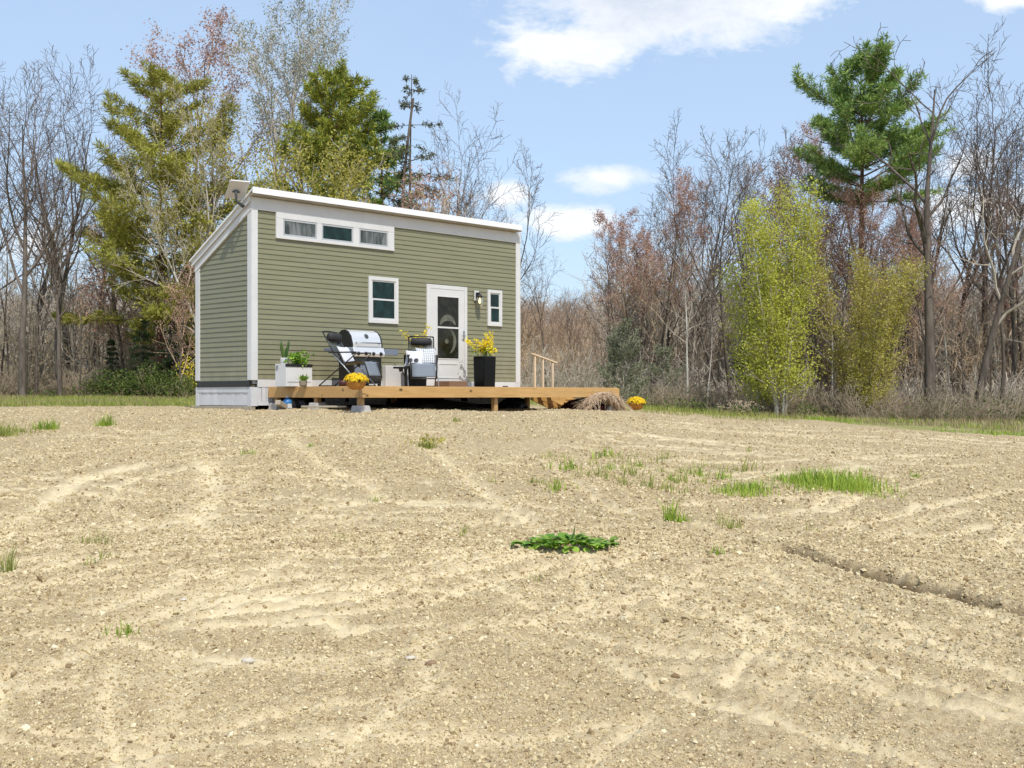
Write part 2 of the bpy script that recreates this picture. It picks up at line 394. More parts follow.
def build_ground():
    ys = [-400, -120, -40, -12, -4, 0, 1.2, 2.2]; y = 2.8
    while y < 46: ys.append(y); y += max(.018, .0034*y)
    ys += [48, 51, 55, 60, 68, 80, 100, 130, 180, 260, 400, 700]
    ys = np.array(ys)
    s = np.concatenate([[-60, -20, -6, -2.5, -1.6], np.linspace(-1.2, 1.2, 760), [1.6, 2.5, 6, 20, 60]])
    W = 2.2 + .5*np.clip(ys, 0, 60)
    X = s[None, :]*W[:, None]; Y = np.repeat(ys[:, None], len(s), 1)
    Z = g0(X, Y)
    dirt = np.zeros_like(X); sand = np.zeros_like(X); X = X.astype(np.float32); Y = Y.astype(np.float32); wob = (vnoise(X*2.2, Y*2.2, 5)-.5)*.22 + (vnoise(X*9, Y*9, 6)-.5)*.06
    near = np.clip((Y-1)/3, 0, 1)*np.clip((40-Y)/8, 0, 1)
    lines = [([RG(*p) for p in pts], w*(.42 if dep < .1 else 1), dep*(.8 if dep < .1 else 1), sd) for pts, w, dep, sd in RILLS]
    rr = np.random.default_rng(15)
    for P0, w, dep, sd in list(lines):                       # grouser lines running beside the main tracks
        if dep >= .1: continue
        if P0[0][1] > 12.5 and abs(P0[0][0]-P0[-1][0]) < 2.2: continue
        for o_ in rr.choice([-1.5, -1.1, -.75, -.4, .35, .7, 1.1, 1.5], 4, replace=False):
            Q = []
            for q, p in enumerate(P0):
                a, b = P0[max(q-1, 0)], P0[min(q+1, len(P0)-1)]; t = np.array([b[0]-a[0], b[1]-a[1]]); t /= np.linalg.norm(t)+1e-6; k_ = o_*(1+.25*rr.normal())*(.5+.05*p[1])
                Q.append((p[0]-t[1]*k_, p[1]+t[0]*k_))
            lines.append((Q, rr.uniform(.032, .055), rr.uniform(.014, .022), rr.uniform(.7, 1.0)))
    for P, w, dep, sd in lines:
        D = np.full(X.shape, 9.0, np.float32)
        i0, i1 = np.searchsorted(ys, min(p[1] for p in P)-1.5), np.searchsorted(ys, max(p[1] for p in P)+1.5)
        for a, b in zip(P[:-1], P[1:]): D[i0:i1] = np.minimum(D[i0:i1], seg_dist(X[i0:i1], Y[i0:i1], a, b))
        D = np.abs(D + wob*.30*min(1, w/.12)*(1 if dep < .1 else .6))
        br = np.clip(vnoise(X*.9+3, Y*.9, 9)*1.8, .55, 1)
        wf = w*(1+(.5 if dep < .1 else 0)*np.clip((Y-8)/14, 0, 1.2))
        k = np.exp(-(D/wf)**2)
        lip = np.exp(-((D-1.7*wf)/wf)**2)
        Z += near*(-dep*.75*k + (dep*.5 if dep < .1 else .01)*lip)*(br if dep < .1 else 1)
        sand = np.maximum(sand, sd*np.exp(-(D/(1.25*wf))**2)*np.clip(.25+br, 0, 1))
        if dep >= .1: dirt = np.maximum(dirt, np.clip(1.6*k, 0, 1)*np.clip(vnoise(X*1.3, Y*1.3, 33)*3-.3, .6, 1)*np.clip((X-1.2)/1.2, .0, 1))  # rut mask where shade is put into the soil colour
    # bulldozed humps, clods, footprints
    Z += near*(.10*(vnoise(X*.35, Y*.35, 1)-.5) + .055*(vnoise(X*1.1, Y*1.1, 2)-.5) + .03*(vnoise(X*2.7, Y*2.7, 3)-.5))
    Z += near*(.018*(vnoise(X*8, Y*8, 4)-.5) + .022*(vnoise(X*19, Y*19, 8)-.5) + .022*(vnoise(X*37, Y*37, 11)-.5))
    clod = np.clip(vnoise(X*.7+9, Y*.7, 71)*2.4-1.1, 0, 1)*near
    Z += clod*(.05*np.abs(vnoise(X*7, Y*7, 72)-.5) + .05*np.abs(vnoise(X*15, Y*15, 73)-.5)) - clod*.02
    # level pad the house and deck stand on
    grass = np.clip((Y - (np.where(X > 0, 33.8 - np.clip(X-8.4, 0, 3)*4, 27.6) + 2.4*(vnoise(X*.5, Y*.2, 21)-.5)))/1.6, 0, 1)
    nr, nc = X.shape
    V = np.stack([X, Y, Z], -1).reshape(-1, 3)
    i = np.arange((nr-1)*(nc-1)); r, c = i//(nc-1), i % (nc-1); a = r*nc + c
    o = np_mesh('ground', V, np.stack([a, a+1, a+nc+1, a+nc], 1), MAT_GROUND, smooth=True)
    for nm, arr in (('sand', sand), ('dirt', dirt), ('grassy', grass)):
        at = o.data.attributes.new(nm, 'FLOAT', 'POINT'); at.data.foreach_set('value', arr.ravel().astype(np.float32))
    tag(o, kind='structure')
    return ys, s, W, Z, sand + 4*dirt

def mat_ground():
    m, nt, b = new_mat('gravelly dirt')
    tc = N(nt, 'ShaderNodeTexCoord'); vec = tc.outputs['Object']
    def noise(sc, det=4.0, ro=.6):
        n = N(nt, 'ShaderNodeTexNoise', Scale=sc, Detail=det, Roughness=ro); nt.links.new(vec, n.inputs['Vector']); return n.outputs[0]
    def attr(nm):
        a = N(nt, 'ShaderNodeAttribute'); a.attribute_name = nm; return a.outputs['Fac']
    n1, n2, n3, n4 = noise(.45, 5), noise(2.6, 6, .7), noise(16, 6, .75), noise(75, 4, .7)
    base = ramp(nt, n1, [(.35, (.43, .338, .19)), (.65, (.51, .412, .245))]).outputs[0]
    base = mixc(nt, ramp(nt, n2, [(.46, 0.0), (.70, .7)]).outputs[0], base, (.54, .44, .265))
    base = mixc(nt, ramp(nt, n3, [(.34, .85), (.50, 0.0)]).outputs[0], base, (.225, .155, .085))
    v = N(nt, 'ShaderNodeTexVoronoi', Scale=34.0); nt.links.new(vec, v.inputs['Vector'])
    stone = ramp(nt, v.outputs['Color'], [(.2, (.28, .20, .11)), (.55, (.43, .34, .20)), (.9, (.60, .51, .34))]).outputs[0]
    base = mixc(nt, .4, base, stone)
    n5 = noise(210, 2, .6)
    base = mixc(nt, ramp(nt, n5, [(.40, .55), (.52, 0.0)]).outputs[0], base, (.20, .14, .08))
    base = mixc(nt, ramp(nt, n5, [(.55, .0), (.68, .6)]).outputs[0], base, (.55, .45, .30))
    base = mixc(nt, ramp(nt, n4, [(.3, .6), (.5, 0.0)]).outputs[0], base, (.19, .13, .072))
    sd = N(nt, 'ShaderNodeMath', operation='MULTIPLY'); nt.links.new(attr('sand'), sd.inputs[0]); nt.links.new(ramp(nt, n3, [(.3, .62), (.55, 1.0)]).outputs[0], sd.inputs[1])
    base = mixc(nt, sd.outputs[0], base, (.66, .55, .35))
    base = mixc(nt, attr('dirt'), base, (.085, .05, .018))  # dark brown soil in the rut, its shade painted into the colour
    # beyond the crest: thin grass over the soil
    gcol = ramp(nt, n2, [(.32, (.34, .28, .15)), (.5, (.25, .235, .09)), (.68, (.15, .20, .035))]).outputs[0]
    base = mixc(nt, attr('grassy'), base, gcol)
    nt.links.new(base, b.inputs['Base Color']); b.inputs['Roughness'].default_value = .95; b.inputs['Specular IOR Level'].default_value = .15
    p = bump(nt, b, n3, .5, .03)
    p = bump(nt, b, v.outputs['Distance'], .25, .012, p)
    p = bump(nt, b, n4, .55, .008, p)
    return m
MAT_GROUND = mat_ground()
GY, GS, GW, GZ, GSAND = build_ground()

def ground_z(x, y):
    """height of the built ground sheet (bilinear on its grid)"""
    i = int(np.clip(np.searchsorted(GY, y)-1, 0, len(GY)-2)); ty = (y-GY[i])/(GY[i+1]-GY[i])
    w = GW[i]*(1-ty) + GW[i+1]*ty; sx = x/w
    j = int(np.clip(np.searchsorted(GS, sx)-1, 0, len(GS)-2)); tx = (sx-GS[j])/(GS[j+1]-GS[j])
    return float((GZ[i,j]*(1-tx)+GZ[i,j+1]*tx)*(1-ty) + (GZ[i+1,j]*(1-tx)+GZ[i+1,j+1]*tx)*ty)
def ground_z_arr(x, y, A=None):
    GZ_ = GZ if A is None else A
    i = np.clip(np.searchsorted(GY, y)-1, 0, len(GY)-2); ty = (y-GY[i])/(GY[i+1]-GY[i])
    w = GW[i]*(1-ty) + GW[i+1]*ty; sx = x/w
    j = np.clip(np.searchsorted(GS, sx)-1, 0, len(GS)-2); tx = (sx-GS[j])/(GS[j+1]-GS[j])
    return (GZ_[i,j]*(1-tx)+GZ_[i,j+1]*tx)*(1-ty) + (GZ_[i+1,j]*(1-tx)+GZ_[i+1,j+1]*tx)*ty

# ------------------------------------------------------------------ scattering many copies of a small shape into ONE mesh
def rand_rot(n, rng, flat=False):
    a = rng.uniform(0, 2*PI, n); c, s = np.cos(a), np.sin(a); z = np.zeros(n); o = np.ones(n)
    R = np.stack([np.stack([c,-s,z],-1), np.stack([s,c,z],-1), np.stack([z,z,o],-1)], 1)
    if not flat:
        q = rng.normal(size=(n,4)); q /= np.linalg.norm(q, axis=1)[:,None]; w,x,y,zz = q.T
        R = np.stack([np.stack([1-2*(y*y+zz*zz), 2*(x*y-zz*w), 2*(x*zz+y*w)],-1), np.stack([2*(x*y+zz*w), 1-2*(x*x+zz*zz), 2*(y*zz-x*w)],-1), np.stack([2*(x*zz-y*w), 2*(y*zz+x*w), 1-2*(x*x+y*y)],-1)], 1)
    return R
def scatter(tv, tf, R, scale, loc):
    tv = np.asarray(tv, float); tf = np.asarray(tf)
    sc = scale[:, None, None] if np.ndim(scale) == 1 else np.asarray(scale)[:, None, :]
    V = np.einsum('nij,nvj->nvi', R, tv[None]*sc) + loc[:, None, :]
    off = (np.arange(len(loc))*len(tv))[:, None, None]
    return V.reshape(-1, 3), (tf[None] + off).reshape(-1, tf.shape[1])

PHI = (1+5**.5)/2
ICO_V = np.array([(-1,PHI,0),(1,PHI,0),(-1,-PHI,0),(1,-PHI,0),(0,-1,PHI),(0,1,PHI),(0,-1,-PHI),(0,1,-PHI),(PHI,0,-1),(PHI,0,1),(-PHI,0,-1),(-PHI,0,1)])/1.902
ICO_F = np.array([(0,11,5),(0,5,1),(0,1,7),(0,7,10),(0,10,11),(1,5,9),(5,11,4),(11,10,2),(10,7,6),(7,1,8),(3,9,4),(3,4,2),(3,2,6),(3,6,8),(3,8,9),(4,9,5),(2,4,11),(6,2,10),(8,6,7),(9,8,1)])

def mat_gravel():
    m, nt, b = new_mat('loose gravel stones')
    g = N(nt, 'ShaderNodeNewGeometry')
    r = ramp(nt, g.outputs['Random Per Island'], [(0, (.22, .15, .08)), (.10, (.33, .24, .13)), (.25, (.43, .34, .19)), (.75, (.54, .44, .26)), (.96, (.62, .525, .34)), (1, (.68, .60, .42))])
    nt.links.new(r.outputs[0], b.inputs['Base Color']); b.inputs['Roughness'].default_value = .9; b.inputs['Specular IOR Level'].default_value = .2; return m
M['gravel'] = mat_gravel()
OCT_V = np.array([(1,0,0),(-1,0,0),(0,1,0),(0,-1,0),(0,0,1),(0,0,-1)], float); OCT_F = np.array([(0,2,4),(2,1,4),(1,3,4),(3,0,4),(2,0,5),(1,2,5),(3,1,5),(0,3,5)])
def build_gravel():
    rng = np.random.default_rng(11); Vs, Fs, off = [], [], 0
    for n, ya, yb, tv, tf in ((26000, 3.0, 8.5, ICO_V, ICO_F), (210000, 3.2, 9, OCT_V, OCT_F), (190000, 8, 25, OCT_V, OCT_F)):
        y = ya*np.exp(rng.random(n)*math.log(yb/ya)); hw = .6 + .47*y; x = rng.uniform(-1, 1, n)*hw
        dens = vnoise(x*.8, y*.8, 41)*.6 + vnoise(x*3, y*3, 42)*.4 + rng.normal(0, .12, n)
        dens -= .15*ground_z_arr(x, y, GSAND); keep = dens > .29; x, y = x[keep], y[keep]; n = len(x); z = ground_z_arr(x, y)
        s = np.clip(.0047*np.exp(rng.normal(0, .45, n))*np.clip(y/6, .85, 1.9), .003, .022)
        sc = s[:, None]*rng.uniform(.6, 1.4, (n, 3)); sc[:, 2] *= .8
        V, Fc = scatter(tv, tf, rand_rot(n, rng), sc, np.stack([x, y, z + s*.25], 1)); Vs.append(V); Fs.append(Fc+off); off += len(V)
    n = 170000; y = 2.6*np.exp(rng.random(n)*math.log(24/2.6)); x = (.6+.47*y + rng.random(n)*(2.2+.10*y))*np.where(rng.random(n) < .5, -1, 1)     # the same gravel on both sides of the view
    keep = vnoise(x*.8, y*.8, 41)*.6 + vnoise(x*3, y*3, 42)*.4 + rng.normal(0, .12, n) > .29; x, y = x[keep], y[keep]; n = len(x)
    s = np.clip(.0052*np.exp(rng.normal(0, .45, n))*np.clip(y/6, .85, 1.9), .003, .022); sc = s[:, None]*rng.uniform(.6, 1.4, (n, 3)); sc[:, 2] *= .8
    V, Fc = scatter(OCT_V, OCT_F, rand_rot(n, rng), sc, np.stack([x, y, ground_z_arr(x, y) + s*.25], 1)); Vs.append(V); Fs.append(Fc+off); off += len(V)
    n = 1700; y = 3*np.exp(rng.random(n)*math.log(20/3)); x = rng.uniform(-1, 1, n)*(.6+.47*y); k = vnoise(x*.7+9, y*.7, 71) > .44; x, y = x[k], y[k]; n = len(x)
    s = np.clip(.011*np.exp(rng.normal(0, .35, n)), .007, .026); sc = s[:, None]*rng.uniform(.6, 1.4, (n, 3)); sc[:, 2] *= .7
    V, Fc = scatter(ICO_V, ICO_F, rand_rot(n, rng), sc, np.stack([x, y, ground_z_arr(x, y) + s*.15], 1)); Vs.append(V); Fs.append(Fc+off)
    o = np_mesh('gravel', np.concatenate(Vs), np.concatenate(Fs), M['gravel']); tag(o, 'loose tan gravel and clods strewn over the bare dirt', 'gravel', kind='stuff')
build_gravel()

# ------------------------------------------------------------------ blades, leaves
def blade(w=.012):
    return np.array([(-w,0,0),(w,0,0),(-w*.75,.10,.55),(w*.75,.10,.55),(0,.34,1.0)]), np.array([(0,1,3),(0,3,2),(2,3,4)])
def blade_field(x, y, z, h, rng, w=.012):
    tv, tf = blade(w); n = len(x)
    sc = np.stack([np.clip(h*3, .5, 1.4), h, h], 1)
    sc[:, 1] *= rng.uniform(.2, 1.6, n) + (rng.random(n) < .35)*1.4
    return scatter(tv, tf, rand_rot(n, rng, True), sc, np.stack([x, y, z], 1))
LEAF_V = np.array([(0,-.5,0),(.28,0,.06),(0,.5,0),(-.28,0,.06)]); LEAF_F = np.array([(0,1,2),(0,2,3)])
def leaves_at(P, size, rng):
    P = np.asarray(P); n = len(P)
    return scatter(LEAF_V, LEAF_F, rand_rot(n, rng), size*rng.uniform(.6, 1.4, n), P)

def tuft(name, n, spread, h, mat, seed, w=.010, flat=1.0):
    rng = np.random.default_rng(seed)
    c_ = rng.normal(size=(max(3, n//45), 2))*spread*.42; pk = rng.integers(0, len(c_), n); g_ = c_[pk] + rng.normal(size=(n, 2))*spread*.20; r = np.hypot(g_[:, 0], g_[:, 1]); a = np.arctan2(g_[:, 1], g_[:, 0])
    hh = h*rng.uniform(.3, 1.25, n)*np.clip(1.1-.45*r/spread, .35, 1.1)*rng.uniform(.7, 1.25, len(c_))[pk]
    V, Fc = blade_field(r*np.cos(a), r*np.sin(a)*flat, np.full(n, -.01), hh, rng, w)
    return np_mesh(name, V, Fc, mat)
# ------------------------------------------------------------------ trees
class Wood:
    """collects tapered limbs (quads only) for one tree"""
    def __init__(s): s.V = []; s.F = []; s.n = 0
    def tube(s, pts, rad, k):
        pts = np.asarray(pts); m = len(pts)
        d = np.empty_like(pts); d[1:-1] = pts[2:]-pts[:-2]; d[0] = pts[1]-pts[0]; d[-1] = pts[-1]-pts[-2]
        d /= np.linalg.norm(d, axis=1)[:, None] + 1e-9
        ref = np.array([0, 0, 1.0]) if abs(d[0][2]) < .8 else np.array([1.0, 0, 0])
        u = np.cross(d, ref); u /= np.linalg.norm(u, axis=1)[:, None] + 1e-9; v = np.cross(d, u)
        a = np.arange(k)*2*PI/k
        ring = pts[:, None, :] + (u[:, None, :]*np.cos(a)[None, :, None] + v[:, None, :]*np.sin(a)[None, :, None])*np.asarray(rad)[:, None, None]
        s.V.append(ring.reshape(-1, 3))
        i = np.arange(m-1)[:, None]*k; j = np.arange(k)[None, :]; j2 = (j+1) % k
        q = np.stack([i+j, i+j2, i+k+j2, i+k+j], -1).reshape(-1, 4) + s.n
        s.F.append(q); s.n += m*k
    def arrays(s): return np.concatenate(s.V), np.concatenate(s.F)

def nrm(v): return v/(np.linalg.norm(v)+1e-9)
class Tree:
    def __init__(s, seed): s.r = np.random.default_rng(seed); s.trunk = Wood(); s.crown = Wood(); s.tips = []
    def limb(s, p, d, L, r, lvl, P):
        R = s.r; n = P['seg'][lvl]; pts = [p]; dirs = [d]
        noise = R.normal(size=(n, 3))*P['wob'][lvl]
        for i in range(n):
            d = nrm(d + noise[i] + np.array([0, 0, P['up'][lvl]])); p = p + d*(L/n); pts.append(p); dirs.append(d)
        end = P['end'][lvl]
        rad = [max(P['rmin'], r*(1 - (1-end)*(i/n)**P.get('tap', 1.0))) for i in range(n+1)]
        (s.trunk if lvl < P.get('trunklv', 1) else s.crown).tube(pts, rad, P['side'][lvl])
        if lvl >= P['max']-P.get('tiplv', 0): s.tips += [pts[k] + R.normal(size=3)*.03 for k in range(1, n+1)]
        if lvl == P['max']: return
        nc = P['nc'][lvl]; t0 = P['t0'][lvl]; az = R.uniform(0, 2*PI)
        for k in range(nc):
            t = t0 + (1-t0)*((k + R.uniform(.1, .9))/nc); t = min(t, .985); f = t*n; i = int(f); q = pts[i] + (pts[i+1]-pts[i])*(f-i)
            dd = dirs[min(i+1, n)]; az += 2.4 + R.normal()*.5
            ref = nrm(np.cross(dd, [0, 0, 1.0] if abs(dd[2]) < .95 else [1.0, 0, 0])); up = np.cross(dd, ref)
            a = math.radians(P['ang'][lvl] + R.normal()*P.get('angv', 9))
            nd = nrm(dd*math.cos(a) + (ref*math.cos(az)+up*math.sin(az))*math.sin(a))
            LL = L*P['rat'][lvl]*(1 - P['fall'][lvl]*(t-t0)/(1-t0+1e-6))*R.uniform(.65, 1.2)
            rr = rad[i]*P['rr'][lvl]*R.uniform(.75, 1.05)
            s.limb(q, nd, LL, rr, lvl+1, P)

BASE = dict(seg=[9,6,4,3], wob=[.05,.13,.17,.22], up=[.02,.10,.06,.03], end=[.12,.2,.3,.5], side=[7,5,3,3], nc=[16,8,6,4], t0=[.34,.25,.2,.15],
            ang=[42,40,42,42], rat=[.42,.46,.46,.45], fall=[.5,.45,.4,.3], rr=[.6,.6,.62,.6], rmin=.0085, max=3)
def P_(**k): d = dict(BASE); d.update(k); return d
def make_tree(name, seed, h, r0, P, bark, twig, leaf=None, leafsize=.07, leafn=1, lean=(0,0), stems=1, spread=.0, leafscatter=.05, leafkeep=1.0):
    t = Tree(seed); R = t.r
    for k in range(stems):
        a = 2*PI*k/stems + R.uniform(0, 1); q = np.array([math.cos(a), math.sin(a), 0])*spread*(.25 if stems > 1 else 0)
        q[2] = -.25
        d = nrm(np.array([lean[0] + math.cos(a)*spread*.22*(stems > 1), lean[1] + math.sin(a)*spread*.22*(stems > 1), 1.0]))
        t.limb(q, d, h*R.uniform(.82, 1.0) if stems > 1 else h, r0*R.uniform(.7, 1) if stems > 1 else r0, 0, P)
    root = empty(name, (0, 0, 0))
    V, Fc = t.trunk.arrays(); np_mesh('trunk', V, Fc, bark, root, smooth=True)
    V, Fc = t.crown.arrays(); mats = [twig]; idx = np.zeros(len(Fc), int)
    if leaf:
        tp = np.asarray(t.tips); tp = np.repeat(tp, leafn, 0); tp = tp + R.normal(size=tp.shape)*leafscatter
        if leafkeep < 1: tp = tp[R.random(len(tp)) < leafkeep]
        tv = np.array([(0,-.5,0),(.3,0,.07),(0,.5,0),(-.3,0,.07)]); n = len(tp)
        LV, LF = scatter(tv, np.array([(0,1,2,3)]), rand_rot(n, R), leafsize*R.uniform(.5, 1.4, n), tp)
        Fc = np.concatenate([Fc, LF+len(V)]); V = np.concatenate([V, LV]); mats.append(leaf); idx = np.concatenate([idx, np.ones(len(LF), int)])
    np_mesh('crown', V, Fc, mats, root, mat_idx=idx)
    return root

def make_conifer(name, seed, h, r0, base, rmax, bark, needle, nwh=22, per=4, droop=.0, rise=.35, tuftlen=.22, tuftw=.017, sub=11, ntri=14, prof=None, dead=0, lean=(0,0), keep=1.0, irregular=.35, spray=.42):
    R = np.random.default_rng(seed); W = Wood(); NV = []; C = Wood()
    n = 10; tp = [np.array([0, 0, -.25])]
    for i in range(n): tp.append(tp[-1] + np.array([lean[0]*h/n + R.normal()*.035, lean[1]*h/n + R.normal()*.035, (h+.25)/n]))
    tp = np.array(tp); W.tube(tp, [max(.012, r0*(1-(i/n)*.93)) for i in range(n+1)], 7)
    def at(z):
        f = np.clip((z+.25)/(h+.25), 0, .999)*n; i = int(f); return tp[i] + (tp[i+1]-tp[i])*(f-i)
    T = []; D = []
    for w in range(nwh):
        t = w/(nwh-1); z = base + (h-base-.25)*t + R.normal()*.08
        ln = rmax*(prof(t) if prof else (1-t)**.8)
        az0 = R.uniform(0, 2*PI); m = per + (R.random() < .5)
        for b in range(m):
            if R.random() > keep: continue
            L = max(.25, ln*R.uniform(1-irregular, 1+irregular*.6)); az = az0 + 2*PI*b/m + R.normal()*.25
            el = rise*.3 + rise*1.7*t + R.normal()*.1 - droop
            d = np.array([math.cos(az)*math.cos(el), math.sin(az)*math.cos(el), math.sin(el)])
            k = 6; pts = [at(z)]; dirs = []
            for i in range(k):
                d = nrm(d + R.normal(size=3)*.06 + np.array([0, 0, .06*rise*2 - droop*.10 + (.07 if i > 3 else 0)])); pts.append(pts[-1] + d*L/k); dirs.append(d)
            C.tube(pts, [max(.009, r0*.20*(L/rmax)**.6*(1-.85*i/k)) for i in range(k+1)], 4)
            ns = max(4, int(sub*(L/rmax)**.7 + 3))
            for q in range(ns):
                u = .30 + .70*(q + R.random())/ns; f = min(u*k, k-.01); i = int(f); p = pts[i] + (pts[i+1]-pts[i])*(f-i); dd = dirs[i]
                side = nrm(np.cross(dd, [0, 0, 1.0]))*(1 if R.random() < .5 else -1)
                sl = spray*L*(.35 + .65*(1-abs(u-.55)))*R.uniform(.4, 1.0)*(1.15-u*.55)
                sd = nrm(dd*.75 + side*R.uniform(.3, 1.0) + np.array([0, 0, R.uniform(-.05, .35) - droop*.5]))
                e = p + sd*sl
                C.tube([p, (p+e)/2 + R.normal(size=3)*.03, e], [.008, .007, .005], 3)
                nt_ = max(2, int(sl/(tuftlen*.55))+1)
                for v in range(nt_):
                    c = p + (e-p)*((v+.6)/nt_) + R.normal(size=3)*.04; T.append(c); D.append(nrm(sd + R.normal(size=3)*.25 + np.array([0, 0, .25-droop])))
            T.append(pts[-1]); D.append(dirs[-1])
    for _ in range(dead):                                     # bare broken stubs low on the trunk
        z = R.uniform(base*.3, base); az = R.uniform(0, 2*PI); L = R.uniform(.4, 1.9); d = np.array([math.cos(az), math.sin(az), R.uniform(-.15, .3)])
        p = at(z); C.tube([p, p+d*L*.5, p+d*L+np.array([0, 0, R.normal()*.12])], [.028, .018, .008], 4)
    T = np.array(T); D = np.array(D); m = len(T)
    dirs = D[:, None, :]*R.uniform(.2, 1.0, (m, ntri, 1)) + R.normal(size=(m, ntri, 3))*.62; dirs /= np.linalg.norm(dirs, axis=2)[..., None]
    ln = tuftlen*R.uniform(.6, 1.25, (m, ntri, 1)); sidev = np.cross(dirs, R.normal(size=(m, ntri, 3))); sidev /= np.linalg.norm(sidev, axis=2)[..., None]
    p0 = np.repeat(T[:, None, :], ntri, 1)
    a = p0 + sidev*tuftw*.35; b2 = p0 - sidev*tuftw*.35; c2 = p0 + dirs*ln*.6 - sidev*tuftw; c1 = p0 + dirs*ln*.6 + sidev*tuftw; tipp = p0 + dirs*ln
    LV = np.stack([a, c1, tipp, c2], 2).reshape(-1, 3)
    LF = np.arange(m*ntri*4).reshape(-1, 4)
    root = empty(name, (0, 0, 0))
    V, Fc = W.arrays(); np_mesh('trunk', V, Fc, bark, root, smooth=True)
    CV, CF = C.arrays(); V = np.concatenate([CV, LV]); Fc = np.concatenate([CF, LF+len(CV)])
    np_mesh('crown', V, Fc, [bark, needle], root, mat_idx=np.concatenate([np.zeros(len(CF), int), np.ones(len(LF), int)]))
    return root

_th = {}
def true_height(o):
    hs = []
    for c in o.children:
        k = c.data.name
        if k not in _th:
            a = np.empty(len(c.data.vertices)*3, np.float32); c.data.vertices.foreach_get('co', a); _th[k] = float(np.percentile(a[2::3], 99.7))
        hs.append(_th[k])
    return max(hs)
def put(o, px, y, rz=0, s=1.0, top=None, h=None, dz=0):
    """stand a tree on the ground at distance y in the direction of photo column px; scale it so its top reaches row `top`"""
    x = (px-CX)/F*y; z = ground_z(x, y) + dz
    h = true_height(o)
    if top is not None: s = (EYE + (HY-top)/F*y - z)/h
    o.location = (x, y, z); o.rotation_euler = (0, 0, rz); o.scale = (s, s, s); return o
# ------------------------------------------------------------------ the tiny house
AX, AY, UX, UY = -4.90, 23.0, .697, .717
VX, VY = -UY, UX
HRZ = math.atan2(UY, UX)
def fu(px, v=0.0):
    k = (px-CX)/F; return (AX + v*VX - k*(AY + v*VY))/(k*UY - UX)
def fz(u, v, py): return EYE + (HY-py)/F*(AY + u*UY + v*VY)
def world(u, v, z=0.0): return Vector((AX + u*UX + v*VX, AY + u*UY + v*VY, z))
L, W = 7.24, 1.91
Z0, ZS, ZTOP, ZEAVE = .46, .60, 3.94, 2.92        # floor, foot of the siding, wall top at the front and at the back eave
house = empty('tiny_house', world(0, 0), HRZ)
tag(house, 'small sage green clapboard house with white trim and a single sloped white roof', 'house')

def siding(name, ax, length, z0, ztop, place, ch=.0955):
    """lapped clapboards: every course leans out at its foot; place(s, out, z) gives the point"""
    m = MB(); z = z0; jr = random.Random(5)
    while z < ztop - .01:
        zt = min(z+ch, ztop)
        a0, b0 = ax(z); a1, b1 = ax(zt)
        if b0 - a0 > .02:
            b1 = max(b1, a1+.001)
            cuts = sorted([a0] + [a0 + (b0-a0)*jr.uniform(.15, .85) for _ in range(1 + (jr.random() < .5)) if b0-a0 > 3] + [b0])
            for q in range(1, len(cuts)-1):                    # lapped butt joints between lengths of siding
                x = cuts[q]; m._add([place(x-.004, .0190, z-.0005), place(x+.30, .0170, z-.0005), place(x+.30, .0055, zt), place(x-.004, .0075, zt), place(x-.004, .018, z+.001), place(x-.004, .003, zt)], [(0,1,2,3), (4,0,3,5)])
            m._add([place(a0, .016, z), place(b0, .016, z), place(b0, .0155, z+.009), place(a0, .0155, z+.009), place(b1, .004, zt), place(a1, .004, zt), place(a0, 0, z), place(b0, 0, z)],
                   [(0,1,2,3), (3,2,4,5), (6,7,1,0)])
        z += ch
    return m.build(name, M['siding'], house)
siding('siding', lambda z: (.11, L-.11), L, ZS, 3.80, lambda s, o, z: (s, -o, z))
def rake_z(y): return ZTOP + .10 - (ZTOP+.10-(ZEAVE+.10))*y/W
siding('siding', lambda z: (.10, min(W-.12, max(.1, (rake_z(0)-.25-z)*W/(ZTOP-ZEAVE)))), W, ZS-.03, 3.95, lambda s, o, z: (-o, s, z))
# the two walls at the back and the far end (plain but solid)
MB().prism([(L, 0, ZS), (L, W, ZS), (L, W, ZEAVE), (L, 0, ZTOP)], (.012, 0, 0)).build('siding', M['siding'], house)
MB().box(.02, L-.02, W, W+.012, ZS, ZEAVE).build('siding', M['siding'], house)
MB().prism([(.02, .02, Z0+.05), (.02, W-.02, Z0+.05), (.02, W-.02, ZEAVE-.02), (.02, .02, ZTOP-.03)], (L-.04, 0, 0)).build('wall_core', M['sash'], house)
# trim
for x0, x1, y0, y1, zt in ((-.035, .105, -.036, -.001, 3.80), (-.036, -.001, 0, .11, 3.88), (L-.11, L+.035, -.036, -.001, 3.80), (L+.013, L+.036, 0, .11, 3.9), (-.036, -.001, W-.11, W+.03, ZEAVE-.10)):
    MB().box(x0, x1, y0, y1, ZS-.02, zt).build('corner_trim', M['white'], house, .004)
MB().box(-.038, L+.038, -.042, -.002, 3.802, 4.036).build('frieze_board', M['white'], house, .003)
MB().prism([(-.046, -.04, rake_z(-.04)-.005), (-.046, W+.03, rake_z(W+.03)-.005), (-.046, W+.03, rake_z(W+.03)-.26), (-.046, -.04, rake_z(-.04)-.27)], (.044, 0, 0)).build('rake_board', M['white'], house, .004)
MB().prism([(-.052, -.045, rake_z(-.045)-.004), (-.052, W+.10, rake_z(W+.10)-.004), (-.052, W+.10, rake_z(W+.1)-.115), (-.052, -.045, rake_z(-.045)-.115)], (-.03, 0, 0)).build('rake_board', M['white'], house, .004)
MB().box(-.045, L+.045, W+.015, W+.04, ZEAVE-.16, ZEAVE+.02).build('eave_board', M['white'], house, .003)
MB().box(-.034, .0, W-.13, W+.014, ZEAVE-.165, ZEAVE+.02).build('eave_return', M['white'], house, .003)
yb = W+.13
